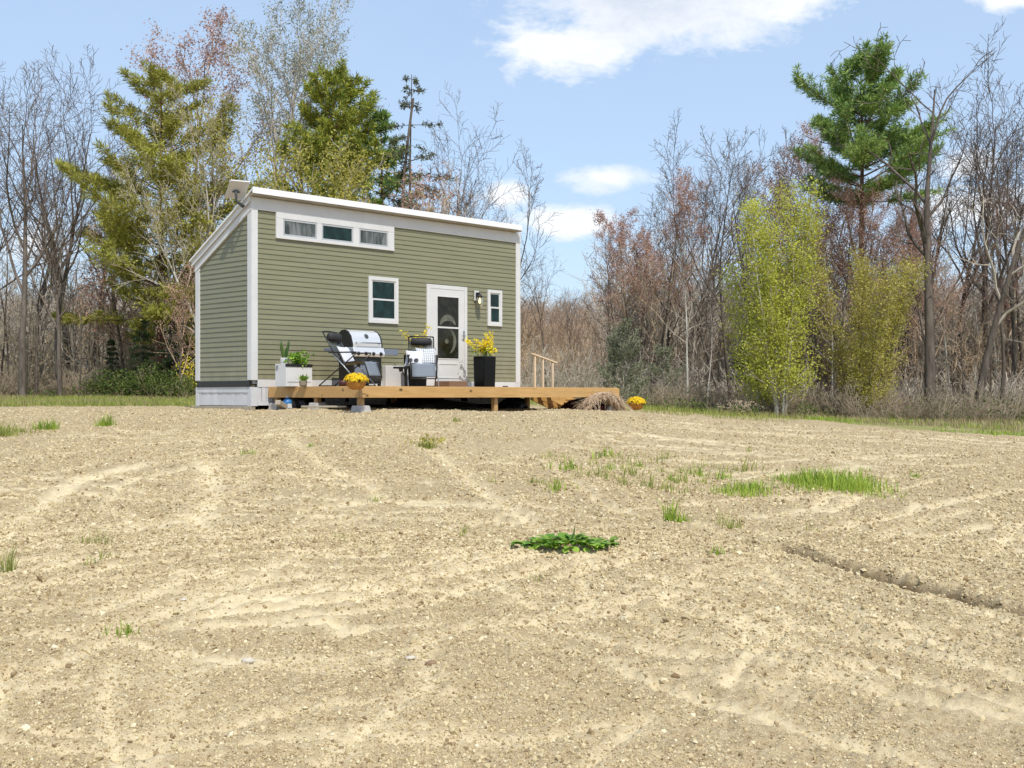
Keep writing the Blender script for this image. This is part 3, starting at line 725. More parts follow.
ROH = .205; RU0, RU1 = fu(253, -ROH), fu(522.4, -ROH)
m = MB(); f0, f1 = -ROH+.026, yb
m.hexa([(RU0, f0, rake_z(f0)), (RU1, f0, rake_z(f0)), (RU1, f1, rake_z(f1)), (RU0, f1, rake_z(f1))],
       [(RU0, f0, rake_z(f0)+.03), (RU1, f0, rake_z(f0)+.03), (RU1, f1, rake_z(f1)+.03), (RU0, f1, rake_z(f1)+.03)])
roof = m.build('roof', M['roofwhite'], house)
m = MB(); nrb = 18
for k in range(nrb+1):
    x = RU0+.03 + (RU1-RU0-.06)*k/nrb
    m.hexa([(x-.012, f0+.01, rake_z(f0)+.029), (x+.012, f0+.01, rake_z(f0)+.029), (x+.012, f1, rake_z(f1)+.029), (x-.012, f1, rake_z(f1)+.029)],
           [(x-.008, f0+.01, rake_z(f0)+.055), (x+.008, f0+.01, rake_z(f0)+.055), (x+.008, f1, rake_z(f1)+.055), (x-.008, f1, rake_z(f1)+.055)])
m.build('roof_ribs', M['roofwhite'], roof)
e = MB()
xs = [RU0-.002, 1.5, 4.6, RU1+.002]
for a, b in zip(xs[:-1], xs[1:]): e.box(a+.0015, b-.0015, -ROH, -ROH+.024, fz(0, -ROH, 187.3)-.118, fz(0, -ROH, 187.3))
e.build('roof_edge', M['roofwhite'], house, .004)
MB().box(RU0+.003, RU1-.003, -ROH+.025, -.0435, 4.045, 4.07).build('soffit', M['oldwood'], house)

# windows -------------------------------------------------------------
def rect(pxl, pxr, pyt, pyb, pxref=None):
    u0, u1 = fu(pxl, -.045), fu(pxr, -.045); ur = fu(pxref, -.045) if pxref else u0
    return u0, u1, fz(ur, -.045, pyb), fz(ur, -.045, pyt)
u0, u1, zb, zt = rect(276.3, 394.3, 212.0, 238.0)
zt = min(zt, 3.80)
panes = [rect(283.2, 317.2, 218.6, 235.6), rect(321.8, 353.4, 219, 236), rect(359.2, 388.2, 219, 236)]
pz0, pz1 = panes[0][2], panes[0][3]
m = MB(); xs = [u0] + sum([[p[0], p[1]] for p in panes], []) + [u1]
m.box(u0, u1, -.048, -.003, pz1, zt); m.box(u0, u1, -.050, -.003, zb, pz0)
for k in range(0, len(xs), 2): m.box(xs[k], xs[k+1], -.046, -.003, pz0, pz1)
wf = m.build('window', M['white'], house, .003)
for k, p in enumerate(panes):
    MB().ring(p[0]+.001, p[1]-.001, pz0+.001, pz1-.001, .035, -.040, -.024).build('sash', M['sash'], wf)
    MB().box(p[0]+.034, p[1]-.034, -.030, -.026, pz0+.034, pz1-.034).build('pane', M['streaked_glass'] if k != 1 else M['glass'], wf)

def hung(pxl, pxr, pyt, pyb, fw, inset):
    u0, u1, zb, zt = rect(pxl, pxr, pyt, pyb)
    w = MB().ring(u0, u1, zb, zt, fw, -.052, -.003).build('window', M['white'], house, .003)
    a0, a1, b0, b1 = u0+fw, u1-fw, zb+fw, zt-fw; mid = (b0+b1)/2 + .01
    MB().ring(a0, a1, mid-.012, b1, .028, -.036, -.022).build('sash', M['white'], w)
    MB().ring(a0, a1, b0, mid+.018, .034, -.046, -.037).build('sash', M['white'], w)
    MB().box(a0+.027, a1-.027, -.030, -.026, mid+.012, b1-.027).build('pane', M['glass'], w)
    MB().box(a0+.033, a1-.033, -.043, -.039, b0+.033, mid-.014).build('pane', M['glass'], w)
hung(368.9, 398.4, 275.8, 322.6, .075, 0)
hung(487.9, 502.1, 289.6, 325.8, .065, 0)

# door ----------------------------------------------------------------
u0, u1, _, zt = rect(427.0, 467.2, 283.8, 386); zb = Z0+.04
m = MB(); fw = .085
m.box(u0, u0+fw, -.050, -.003, zb, zt); m.box(u1-fw, u1, -.050, -.003, zb, zt); m.box(u0+fw, u1-fw, -.049, -.003, zt-fw, zt)
m.build('door_frame', M['white'], house, .004)
d0, d1, dz0, dz1 = u0+fw+.004, u1-fw-.004, zb+.03, zt-fw-.004
g0_, g1_ = fu(437.2, -.04), fu(458.5, -.04); gzt, gzb = fz(fu(447), 0, 297.3), fz(fu(447), 0, 358.6)
m = MB()
m.box(d0, g0_, -.045, -.010, dz0, dz1); m.box(g1_, d1, -.045, -.010, dz0, dz1); m.box(g0_, g1_, -.044, -.010, gzt, dz1); m.box(g0_, g1_, -.044, -.010, dz0, gzb)
door = m.build('door', M['white'], house, .004)
MB().box(g0_-.006, g1_+.006, -.034, -.024, gzb-.006, gzt+.006).build('glass', M['doorglass'], door)
zr = fz(fu(447), 0, 327.8)
MB().box(g0_-.004, g1_+.004, -.052, -.035, zr-.018, zr+.018).build('glass_rail', M['white'], door, .003)
MB().ring(g0_+.02, g1_-.0, dz0+.13, gzb-.10, .03, -.053, -.0455).build('door_panel', M['white'], door, .006)
MB().ring(g0_-.02, g1_+.02, gzb-.02, gzt+.02, .022, -.052, -.0445).build('glass_bead', M['white'], door, .003)
hu = fu(462.4); hz = fz(hu, 0, 336)
MB().box(hu-.022, hu+.022, -.058, -.0455, hz-.11, hz+.11).tube([(hu, -.058, hz), (hu, -.10, hz), (hu-.09, -.10, hz)], .011, 8).build('handle', M['tubegrey'], door, .003)
# flat bands and disc on the door glass, foliage reflection painted into their colour
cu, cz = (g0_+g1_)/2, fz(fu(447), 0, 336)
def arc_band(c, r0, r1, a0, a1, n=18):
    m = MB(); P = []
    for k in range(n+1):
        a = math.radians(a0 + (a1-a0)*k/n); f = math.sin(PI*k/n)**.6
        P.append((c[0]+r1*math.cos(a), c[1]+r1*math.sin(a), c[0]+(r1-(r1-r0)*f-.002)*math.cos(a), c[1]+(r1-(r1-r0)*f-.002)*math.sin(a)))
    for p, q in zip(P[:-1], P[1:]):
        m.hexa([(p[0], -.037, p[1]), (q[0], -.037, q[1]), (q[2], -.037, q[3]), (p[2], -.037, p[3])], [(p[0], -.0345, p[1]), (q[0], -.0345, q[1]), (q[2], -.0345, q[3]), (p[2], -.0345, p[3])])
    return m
M['reflection'] = mat_plain('painted grey green reflection', (.115, .12, .09), .5, var=.75, scale=11)
arc_band((cu, fz(fu(447), 0, 325.5)), .10, .235, 2, 182).build('wreath_reflection', M['reflection'], door)
arc_band((cu-.05, fz(fu(447), 0, 341)), .22, .30, -70, 75).build('wreath_reflection', M['reflection'], door)
m = MB(); m.prism([(cu-.03+.055*math.cos(a*PI/8), -.037, fz(fu(447), 0, 341.2)+.055*math.sin(a*PI/8)) for a in range(16)], (0, .0025, 0)); m.build('disc', M['reflection'], door)

# foot of the house: white band, ledge, skirts, chassis, wheels -----------
MB().box(.11, u0-.002, -.030, -.002, Z0-.01, ZS-.006).build('base_board', M['white'], house, .003)
MB().box(u1+.002, L-.112, -.030, -.002, Z0-.01, ZS-.006).build('base_board', M['white'], house, .003)
MB().box(-.05, .0, .02, W-.05, Z0-.005, ZS-.035).build('ledge', M['black'], house, .004)
sk = MB()
k = 0; y = .11
while y < W-.06:
    sk.box(-.020-.004*(k % 2), -.002, y, min(y+.145, W-.02)-.006, .10, .345); y += .145; k += 1
sk.build('skirt', M['skirt'], house)
MB().box(-.034, -.002, .0, W+.02, .346, Z0-.007).box(-.034, -.002, -.03, .105, .09, .345).box(-.034, -.002, W-.09, W+.02, .09, .345).build('skirt_rail', M['skirt'], house, .003)
MB().box(-.03, .10, -.034, -.003, .09, Z0-.012).build('skirt_rail', M['skirt'], house, .003)
MB().box(-.06, .06, -.02, W+.02, -.12, .088).build('sill_timber', M['oldwood'], house, .006)
sk = MB(); x = .105; k = 0
rs = random.Random(3)
while x < L-.2:
    w = .10
    if not (3.3 < x < 4.9) and rs.random() > .16: sk.box(x, x+w-.012, -.020-.004*(k % 2), -.002, .165, Z0-.015)
    x += w; k += 1
sk.build('skirt', M['skirt'], house)
MB().box(.105, 3.25, -.036, -.003, .10, .162).build('skirt_rail', M['skirt'], house, .003)
MB().box(4.95, L-.12, -.036, -.003, .10, .162).build('skirt_rail', M['skirt'], house, .003)
MB().box(L-.11, L+.03, -.036, -.003, -.1, ZS-.025).build('skirt_post', M['skirt'], house, .003)
MB().box(.05, L-.05, W-.015, W-.002, -.15, Z0).box(L-.04, L-.02, .12, W-.016, -.15, Z0).build('skirt', M['black'], house)  # black panels added at back and far end to stand for underfloor shade
ch = MB().box(.2, L-.2, .30, .38, .22, .44).box(.2, L-.2, W-.38, W-.30, .22, .44)
for k in range(7): ch.box(.3+k*1.1, .36+k*1.1, .38, W-.38, .30, .44)
ch.build('chassis', M['black'], house)
for cx in (3.68, 4.50):
    for cy in (.16, W-.16):
        w = MB().lathe([(.20, -.10), (.30, -.105), (.345, -.07), (.35, 0), (.345, .07), (.30, .105), (.20, .10)], 28); 
        t = w.build('wheel', M['rubber'], house, smooth=True); t.location = (cx, cy, .33); t.rotation_euler = (PI/2, 0, 0)
        r = MB().lathe([(.06, -.02), (.12, -.05), (.19, -.06), (.205, -.095), (.205, .095), (.19, .06), (.06, .02)], 24).build('rim', M['tubegrey'], t, smooth=True)
# white wheel cover boxed out of the wall low down
c0, c1 = fu(381), fu(434)
MB().box(c0, c1, -.16, -.0315, Z0-.005, fz(fu(400), -.1, 366)).build('wheel_cover', M['white'], house, .012)
MB().box(L-.55, L-.40, -.06, -.031, Z0+.005, Z0+.045).build('tap', M['black'], house, .004)

# ------------------------------------------------------------------ wall lamp and dish (fixed to the house)
lu = fu(475.4); lz = fz(lu, 0, 296)
lamp = empty('wall_lamp', world(lu, -.022, lz), HRZ); lamp.scale = (1.25, 1.25, 1.25)
tag(lamp, 'black jar lantern wall lamp with a lit bulb beside the white front door', 'wall lamp')
MB().box(-.055, .055, -.022, 0, -.09, .09).build('backplate', M['white'], lamp, .006)
MB().box(-.03, .03, -.034, -.0225, -.05, .06).tube([(0, -.03, .03), (0, -.075, .05), (0, -.092, .03)], .013, 8).lathe([(.05, 0), (.056, .01), (.03, .045), (.012, .06)], 14, (0, -.092, -.025)).build('bracket', M['black'], lamp)
MB().lathe([(.042, 0), (.056, -.04), (.058, -.12), (.045, -.165), (.02, -.175)], 16, (0, -.092, -.026)).build('glass_shade', M['clear'], lamp, smooth=True)
MB().lathe([(.012, 0), (.02, -.03), (.03, -.07), (.022, -.10), (.006, -.112)], 12, (0, -.092, -.030)).build('bulb', M['bulb'], lamp, smooth=True)

dish = empty('satellite_dish', world(-.09, .22, 4.0), 0)
tag(dish, 'off white flat rectangular satellite dish on a grey bracket at the roof corner', 'satellite dish')
def up3(px, py, y): return Vector(((px-CX)/F*y, y, EYE + (HY-py)/F*y))
dp = [up3(230.6, 180.3, 22.75), up3(250.2, 182.2, 22.8), up3(243.6, 199.6, 23.1), up3(224.2, 198.0, 23.05)]
nrmv = (dp[1]-dp[0]).cross(dp[3]-dp[0]).normalized(); nrmv = nrmv if nrmv.y > 0 else -nrmv
o = Vector(dish.location)
MB().prism([p-o for p in dp], nrmv*.03).build('panel', M['dish'], dish, .006)
ctr = up3(236.3, 190.6, 22.92) - nrmv*.012; foot = up3(243.6, 206.5, 22.98)
ang = up3(237.2, 201.5, 22.93) - Vector((0, .05, 0))
MB().tube([ctr-o, ctr-o-nrmv*.05+Vector((0, 0, -.01)), ang-o, (ang*.4+foot*.6)-o, foot-o], [.028, .024, .022, .032, .036], 10).build('mast', M['darkgrey'], dish, smooth=True)
sx = (dp[1]-dp[0]).normalized(); MB().tube([ctr-o-sx*.075-Vector((0, 0, .02)), ctr-o-nrmv*.012, ctr-o+sx*.065-Vector((0, 0, .02))], [.012, .03, .012], 8).build('bracket', M['darkgrey'], dish)

# ------------------------------------------------------------------ the deck
DU0, DU1, DV = .36, 7.40, -2.80
DZ = EYE + .157
deck = empty('wooden_deck', world(DU0, DV), HRZ)
tag(deck, 'low deck of new yellow pine lumber running along the front of the house', 'deck')
def dl(u, v, z=0.0): return (u-DU0, v-DV, z)
DL_, DW_ = DU1-DU0, -DV-.06
m = MB(); y = .0; 
while y < DW_-.02:
    m.box(.003, DL_-.003, y+.003, min(y+.140, DW_)-.003, DZ-.036, DZ); y += .140
m.build('deck_boards', M['deck'], deck, .003)
FH = .205
MB().box(.042, DL_, -.040, -.002, DZ-FH, DZ-.012).build('rim_board', M['deck'], deck, .004)
MB().box(-.040, -.002, .0, DW_, DZ-FH, DZ-.010).build('rim_board', M['deck'], deck, .004)
MB().box(DL_+.002, DL_+.040, -.038, DW_, DZ-FH, DZ-.013).build('rim_board', M['deck'], deck, .004)
m = MB(); k = .4
while k < DL_: m.box(k, k+.038, .0, DW_, DZ-FH+.02, DZ-.038); k += .6
m.build('joists', M['deckpost'], deck)
MB().box(-.044, .04, -.044, .0, DZ-FH+.001, DZ-.008).build('corner_board', M['deckpost'], deck, .004)
posts = [(.03, .05), (fu(494.5, -2.75)-DU0, .05), (fu(608.5, -2.75)-DU0, .05), (.04, DW_-.18), (DL_-.14, DW_-.2), (2.9, DW_-.2), (.03, 1.3)]
for i, (x, y) in enumerate(posts):
    wp = world(DU0+x, DV+y); zg = ground_z(wp.x, wp.y)
    MB().box(x, x+.095, y, y+.095, zg+.02, DZ-FH+.0005 if i < 99 else DZ-.04).build('post', M['deckpost'], deck, .005)
    if i in (0, 2, 3, 6): 
        q = MB(); q.hexa([(x-.11, y-.12, zg-.1), (x+.19, y-.12, zg-.1), (x+.19, y+.19, zg-.1), (x-.11, y+.19, zg-.1)], [(x-.07, y-.08, zg+.11), (x+.15, y-.08, zg+.11), (x+.15, y+.15, zg+.11), (x-.07, y+.15, zg+.11)])
        q.build('footing', M['concrete'], deck, .012)

# stair at the far end of the deck
st = empty('stair', world(7.50, -.78), HRZ); tag(st, 'short wooden stair with diagonal stringers and a thin handrail at the end of the deck', 'stair')
zg = ground_z(*world(8.4, -.6).to_2d()) - .02
for v in (.0, .30, .60):
    m = MB(); m.prism([(0, v, DZ-.27), (0, v, DZ-.03), (1.25, v, zg+.20), (1.25, v, zg), (.85, v, zg)], (0, .038, 0)); m.build('stringer', M['stairwood'], st, .003)
for k in range(3):
    x = .05 + k*.36; z = DZ - .10 - k*(DZ-zg-.10)/3.0
    MB().box(x+.10, x+.27, -.02, .66, z-.015, z+.018).build('tread', M['stairwood'], st, .003)
ra = fu(533, -.30)-7.46; rb = fu(551.5, -.30)-7.46
SV = .78-.30
def rz_(px, py): return fz(fu(px, -.30), -.30, py)
for px, pyt in ((533.6, 355.5), (541.6, 358.5), (551.3, 362.5)):
    u = fu(px, -.30)-7.46
    MB().box(u-.022, u+.022, SV-.022, SV+.022, (DZ-.12 if u < .3 else zg+.1), rz_(px, pyt)).build('rail_post', M['raw'], st, .004)
p0 = (fu(530.5, -.30)-7.46, SV, rz_(530.5, 353.5)); p1 = (fu(555.5, -.30)-7.46, SV, rz_(555.5, 362.8))
m = MB(); m.prism([(p0[0], SV-.04, p0[2]-.02), (p0[0], SV-.04, p0[2]+.015), (p1[0], SV-.04, p1[2]+.015), (p1[0], SV-.04, p1[2]-.02)], (0, .08, 0)); m.build('handrail', M['raw'], st, .004)

# ------------------------------------------------------------------ things on the deck
def on_deck(name, px, v, label, cat, rot=0.0, group=None, z=DZ):
    o = empty(name, world(fu(px, v), v, z), HRZ+rot); tag(o, label, cat, group); return o
def jitter_leaf_strip(m, base, d, L, w, curve, n=6, fold=.3):
    """one strap leaf as a folded strip rising from base"""
    d = Vector(d).normalized(); side = d.cross(Vector((0, 0, 1)));
    if side.length < .05: side = Vector((1, 0, 0))
    side.normalize(); p = Vector(base); pts = []
    for k in range(n+1):
        t = k/n; ww = w*(math.sin(PI*(.12+.86*t))**.7)*(1 if t < .98 else .1); nn = side.cross(d).normalized()
        pts.append((p - side*ww + nn*fold*ww, p.copy(), p + side*ww + nn*fold*ww)); d = (d + Vector((0, 0, -curve))).normalized(); p = p + d*L/n
    b = len(m.v)
    for a in pts: m.v += [tuple(q) for q in a]
    for k in range(n):
        for j in range(2): a = b+k*3+j; m.f.append((a, a+1, a+4, a+3))

# white planter box
c0 = fu(286, -.95); cw = .59; cd = .34; chh = .42
pb = empty('planter_box', world(c0, -.95, DZ), HRZ); tag(pb, 'white rectangular planter box with a black rim strip at the house corner', 'planter box')
m = MB(); m.box(0, cw, 0, .02, 0, chh-.055); m.box(0, cw, cd-.02, cd, 0, chh); m.box(0, .02, .02, cd-.02, 0, chh); m.box(cw-.02, cw, .02, cd-.02, 0, chh); m.build('box', M['white'], pb, .004)
MB().box(-.004, cw+.004, -.012, .018, chh-.054, chh-.002).build('rim_strip', M['black'], pb, .003)
MB().box(.03, cw-.03, -.008, -.001, .085, .092).build('groove', M['sash'], pb)
MB().box(.02, cw-.02, .02, cd-.02, chh-.10, chh-.05).build('soil', M['soil'], pb)
MB().box(-.012, -.001, cd-.09, cd-.04, chh-.10, chh-.03).build('latch', M['tubegrey'], pb)
# trailing plant inside it
tp = empty('trailing_plant', world(c0+.34, -.82, DZ+chh-.05), HRZ); tag(tp, 'bright green leafy plant filling the white planter box', 'plant')
rg = np.random.default_rng(5)
m = MB(); P = []
for k in range(26):
    a = rg.uniform(0, 2*PI); r = rg.uniform(.03, .20); h = rg.uniform(.05, .22); q = [(0, 0, 0), (r*.5*math.cos(a)*1.1, r*.5*math.sin(a)*.6, h*.8), (r*math.cos(a)*1.25, r*math.sin(a)*.6, h)]
    m.tube(q, .005, 4); P += [np.array(q[2]) + rg.normal(size=3)*.035 for _ in range(9)] + [np.array(q[1]) + rg.normal(size=3)*.03 for _ in range(4)]
q = [(.1, 0, 0), (.17, 0, .16), (.15, 0, .30), (.20, .0, .24)]; m.tube(q, .004, 4); P += [np.array(q[2]) + rg.normal(size=3)*.02 for _ in range(8)]
m.build('stem', M['greenleaf'], tp); V, Fc = leaves_at(P, .075, rg); np_mesh('leaves', V, Fc, M['greenleaf'], tp)
# snake plant in its white pot, standing at the back corner of the box
sp = empty('snake_plant', world(c0+.16, -.68, DZ+chh-.05), HRZ); tag(sp, 'upright snake plant in a round white pot at the back of the planter box', 'potted plant')
MB().lathe([(.065, 0), (.085, .16), (.078, .165), (.07, .13), (.0, .13)], 18).build('pot', M['pot'], sp, smooth=False)
m = MB()
for k in range(13):
    a = rg.uniform(0, 2*PI); jitter_leaf_strip(m, (.04*math.cos(a), .04*math.sin(a), .13), (.22*math.cos(a), .22*math.sin(a), 1), rg.uniform(.22, .42), .026, -.03)
m.build('leaves', M['snake'], sp)
# succulent
su = on_deck('potted_succulent', 303.2, -1.25, 'spiky green succulent in a small mottled tan pot in front of the planter box', 'potted plant')
MB().lathe([(.055, 0), (.07, .02), (.076, .10), (.068, .105), (.062, .08), (0, .08)], 16).build('pot', M['tanpot'], su)
m = MB()
for k in range(22):
    a = k*2.4; e = .25 + .75*k/22; jitter_leaf_strip(m, (.01*math.cos(a), .01*math.sin(a), .085), (math.cos(a), math.sin(a), e*1.6), rg.uniform(.11, .19), .020, -.02)
m.build('leaves', M['greenleaf'], su)
mp_ = on_deck('small_pot', 343.2, -1.9, 'small round maroon pot tucked behind the yellow flower basket', 'pot')
MB().lathe([(.05, 0), (.085, .035), (.09, .075), (.07, .115), (.062, .11), (.075, .07), (0, .05)], 18).build('pot', M['maroon'], mp_, smooth=True)

# baskets of yellow mums
def mum_basket(name, loc, label, seed, hook):
    o = empty(name, loc, HRZ + (0 if hook else .3)); tag(o, label, 'flower basket')
    MB().lathe([(.05, -.005), (.13, .02), (.185, .08), (.205, .155), (.215, .175), (.205, .185), (.19, .165), (0, .15)], 26).build('basket', M['basket'], o, smooth=True)
    rb = MB()
    for k in range(14):
        a = 2*PI*k/14; rb.tube([(.055*math.cos(a), .055*math.sin(a), -.008), (.134*math.cos(a), .134*math.sin(a), .017), (.19*math.cos(a), .19*math.sin(a), .08), (.211*math.cos(a), .211*math.sin(a), .165)], .006, 5)
    rb.build('basket_ribs', M['basket'], o)
    if hook: MB().tube([(0, .20, .17), (0, .31, .24), (0, .36, .24)], .008, 6).build('hook', M['black'], o)
    r = np.random.default_rng(seed); n = 420; u = r.normal(size=(n, 3)); u /= np.linalg.norm(u, axis=1)[:, None]; u[:, 2] = np.abs(u[:, 2])*.9
    R_ = r.uniform(.84, 1.08, n)[:, None]
    P = u*R_*np.array([.255, .255, .20]) + np.array([0, 0, .165])
    V, Fc = leaves_at(u*r.uniform(.5, .97, n)[:, None]*np.array([.25, .25, .18]) + np.array([0, 0, .15]), .06, r); np_mesh('leaves', V, Fc, M['darkleaf'], o)
    pet = []; pf = []
    sel = P[(u[:, 2] > .12) | (r.random(n) < .25)]
    for p in sel:                                   # each flower: a low ruffled dome of petals
        d = p-np.array([0, 0, .1]); d /= np.linalg.norm(d); a = np.cross(d, [0, 0, 1.0001]); a /= np.linalg.norm(a)+1e-6; b = np.cross(d, a); s_ = r.uniform(.018, .032)
        for k in range(6):
            t = 2*PI*k/6 + r.random(); e = a*math.cos(t)+b*math.sin(t); f = a*math.cos(t+.6)+b*math.sin(t+.6); i = len(pet)
            pet += [p+d*s_*.5, p+e*s_, p+(e+f)*.55*s_*1.1-d*.004, p+f*s_]; pf.append((i, i+1, i+2, i+3))
    np_mesh('flowers', np.array(pet), np.array(pf), M['mum'], o)
    o.scale = (.80, .80, .80); return o
bu = fu(355.6, -2.72)
w = world(DU0-.30, -2.38); 
kx = (355.6-CX)/F
# hung outside the rim board, near the deck corner
vv = -2.45; uu = DU0-.27
for _ in range(60):                                # slide along the rim until it stands in column 355.6
    q = world(uu, vv); vv += -.02 if q.x/q.y < kx else .02
q = world(uu, vv); mum_basket('flower_basket', (q.x, q.y, EYE+(HY-389.3)/F*q.y), 'yellow mums in a wicker basket hung on the deck edge near its front corner', 3, False).rotation_euler = (0, 0, HRZ-PI/2)
MB().tube([(0, .20, .17), (0, .235, .24), (0, .34, .25)], .008, 6).build('hook', M['black'], bpy.data.objects['flower_basket'])
y = 26.6; x = (636-CX)/F*y; mum_basket('flower_basket', (x, y, EYE-(409.6-HY)/F*y), 'yellow mums in a wicker basket standing on the ground past the end of the deck', 8, False)

# black planters with forsythia
def planter(px, v, label, seed, spread, hh, nb):
    o = on_deck('tall_planter', px, v, label, 'planter'); o.scale = (1.07, 1.07, 1.05); w = .165; h = .64
    m = MB(); m.hexa([(-w*.92, -w*.92, 0), (w*.92, -w*.92, 0), (w*.92, w*.92, 0), (-w*.92, w*.92, 0)], [(-w, -w, h), (w, -w, h), (w, w, h), (-w, w, h)])
    m.build('pot', M['blackgloss'], o, .012)
    MB().box(-w+.02, w-.02, -w+.02, w-.02, h-.003, h+.012).build('soil', M['soil'], o)
    r = np.random.default_rng(seed); m = MB(); P = []
    for k in range(nb):
        a = r.uniform(0, 2*PI); L_ = r.uniform(.25, hh); q = np.array([r.normal()*.04, r.normal()*.04, h]); d = nrm(np.array([math.cos(a)*r.uniform(.1, .8)*spread + .12, math.sin(a)*.3*spread - .05, 1.0])); pts = [q]
        for i in range(6): d = nrm(d + r.normal(size=3)*.14 + np.array([d[0]*.15, 0, -.08])); q = q + d*L_/6; pts.append(q)
        m.tube([tuple(p) for p in pts], [.006]*4+[.004]*3, 4)
        for i in range(2, 7): P += [pts[i] + r.normal(size=3)*.028 for _ in range(int(9+8*r.random()))]
    m.build('branches', M['twigtan'], o); V, Fc = leaves_at(P, .044, r); np_mesh('flowers', V, Fc, M['forsythia'], o)
    g = P[::3]; V, Fc = leaves_at(np.array(g)*np.array([.8, .8, 0]) + np.array([0, 0, h]) + r.uniform(0, .22, (len(g), 1))*np.array([0, 0, 1]), .04, r); np_mesh('leaves', V, Fc, M['greenleaf'], o)
    return o
planter(484.6, -.62, 'tall glossy black planter with yellow forsythia sprays beside the front door', 21, .55, .55, 17)
planter(415.5, -.55, 'tall black planter of yellow forsythia half hidden behind the front facing recliner', 25, .38, .74, 9)

# step in front of the door
ds = on_deck('door_step', 452.5, -.42, 'low brown step before the white door', 'step')
MB().box(-.27, .25, -.20, .26, 0, .14).build('tread', M['step'], ds, .012)

# gas grill ------------------------------------------------------------
gx = fu(352.0, -.95)
gr = empty('gas_grill', world(gx, -.95, DZ), HRZ); gr.scale = (1.03, 1.03, 1.045); tag(gr, 'stainless steel gas grill with a domed lid and four knobs against the green wall', 'grill')
gw, gd = .74, .46
def lidprof(): return [(.0, .735), (.0, .80), (.045, .935), (.12, 1.02), (.22, 1.06), (.33, 1.05), (.42, .98), (gd, .86), (gd, .735)]
MB().prism([(.028, y, z) for y, z in lidprof()], (gw-.056, 0, 0)).build('lid', M['steel'], gr, .006)
for x0, dx in ((0, .027), (gw-.027, .027)):
    MB().prism([(x0, y*1.02-.004, z+.008 if z > .74 else z) for y, z in lidprof()], (dx, 0, 0)).build('lid_end', M['black'], gr, .005)
MB().tube([(.09, .01, .815), (.09, -.05, .82), (gw-.09, -.05, .82), (gw-.09, .01, .815)], .012, 8).build('lid_handle', M['tubegrey'], gr, smooth=True)
t = MB().lathe([(.045, 0), (.05, .006), (.04, .012), (0, .012)], 18).build('thermometer', M['darkgrey'], gr); t.location = (gw*.52, .055, .945); t.rotation_euler = (math.radians(62), 0, 0)
m = MB(); m.prism([(.0, -.06, .56), (.0, -.075, .62), (.0, -.03, .733), (.0, gd, .733), (.0, gd, .56)], (gw, 0, 0)); m.build('control_panel', M['steel'], gr, .005)
for k in range(4):
    kx_ = .10 + k*.18; kn = MB().lathe([(.036, 0), (.034, .012), (.024, .014), (.022, .036), (0, .036)], 16).build('knob', M['black'], gr); kn.location = (kx_, -.068, .618); kn.rotation_euler = (math.radians(82), 0, 0)
MB().box(.22, .50, -.045, -.038, .668, .684).build('nameplate', M['darkgrey'], gr).rotation_euler = (0, 0, 0)
for x0, x1 in ((-.34, -.012), (gw+.012, gw+.36)):
    s_ = MB().box(x0, x1, -.02, gd-.04, .655, .715).box(x0, x1, -.045, -.022, .60, .715).build('side_shelf', M['greyshelf'], gr, .008)
c = MB().box(.03, .055, .0, gd-.02, .06, .558).box(gw-.055, gw-.03, .0, gd-.02, .06, .558).box(.056, gw-.056, gd-.05, gd-.02, .06, .558).box(.056, gw-.056, .0, gd-.052, .06, .09).build('cart', M['black'], gr, .004)
MB().box(.058, .36, -.012, .006, .10, .40).build('cart_door', M['greyshelf'], gr, .006); MB().box(.366, gw-.058, -.012, .006, .10, .553).build('cart_door', M['black'], gr, .006); MB().box(.058, .36, -.010, .006, .405, .553).build('cart_door', M['darkgrey'], gr, .006)
MB().tube([(.345, -.012, .36), (.345, -.04, .36), (.345, -.04, .18), (.345, -.012, .18)], .007, 6).build('door_handle', M['tubegrey'], gr)
for x in (.05, gw-.05):
    for y_ in (.04, gd-.06):
        wv = MB().lathe([(.01, -.02), (.032, -.02), (.035, -.012), (.035, .012), (.032, .02), (.01, .02)], 14).build('caster', M['rubber'], gr); wv.location = (x, y_, .035); wv.rotation_euler = (0, PI/2, 0)

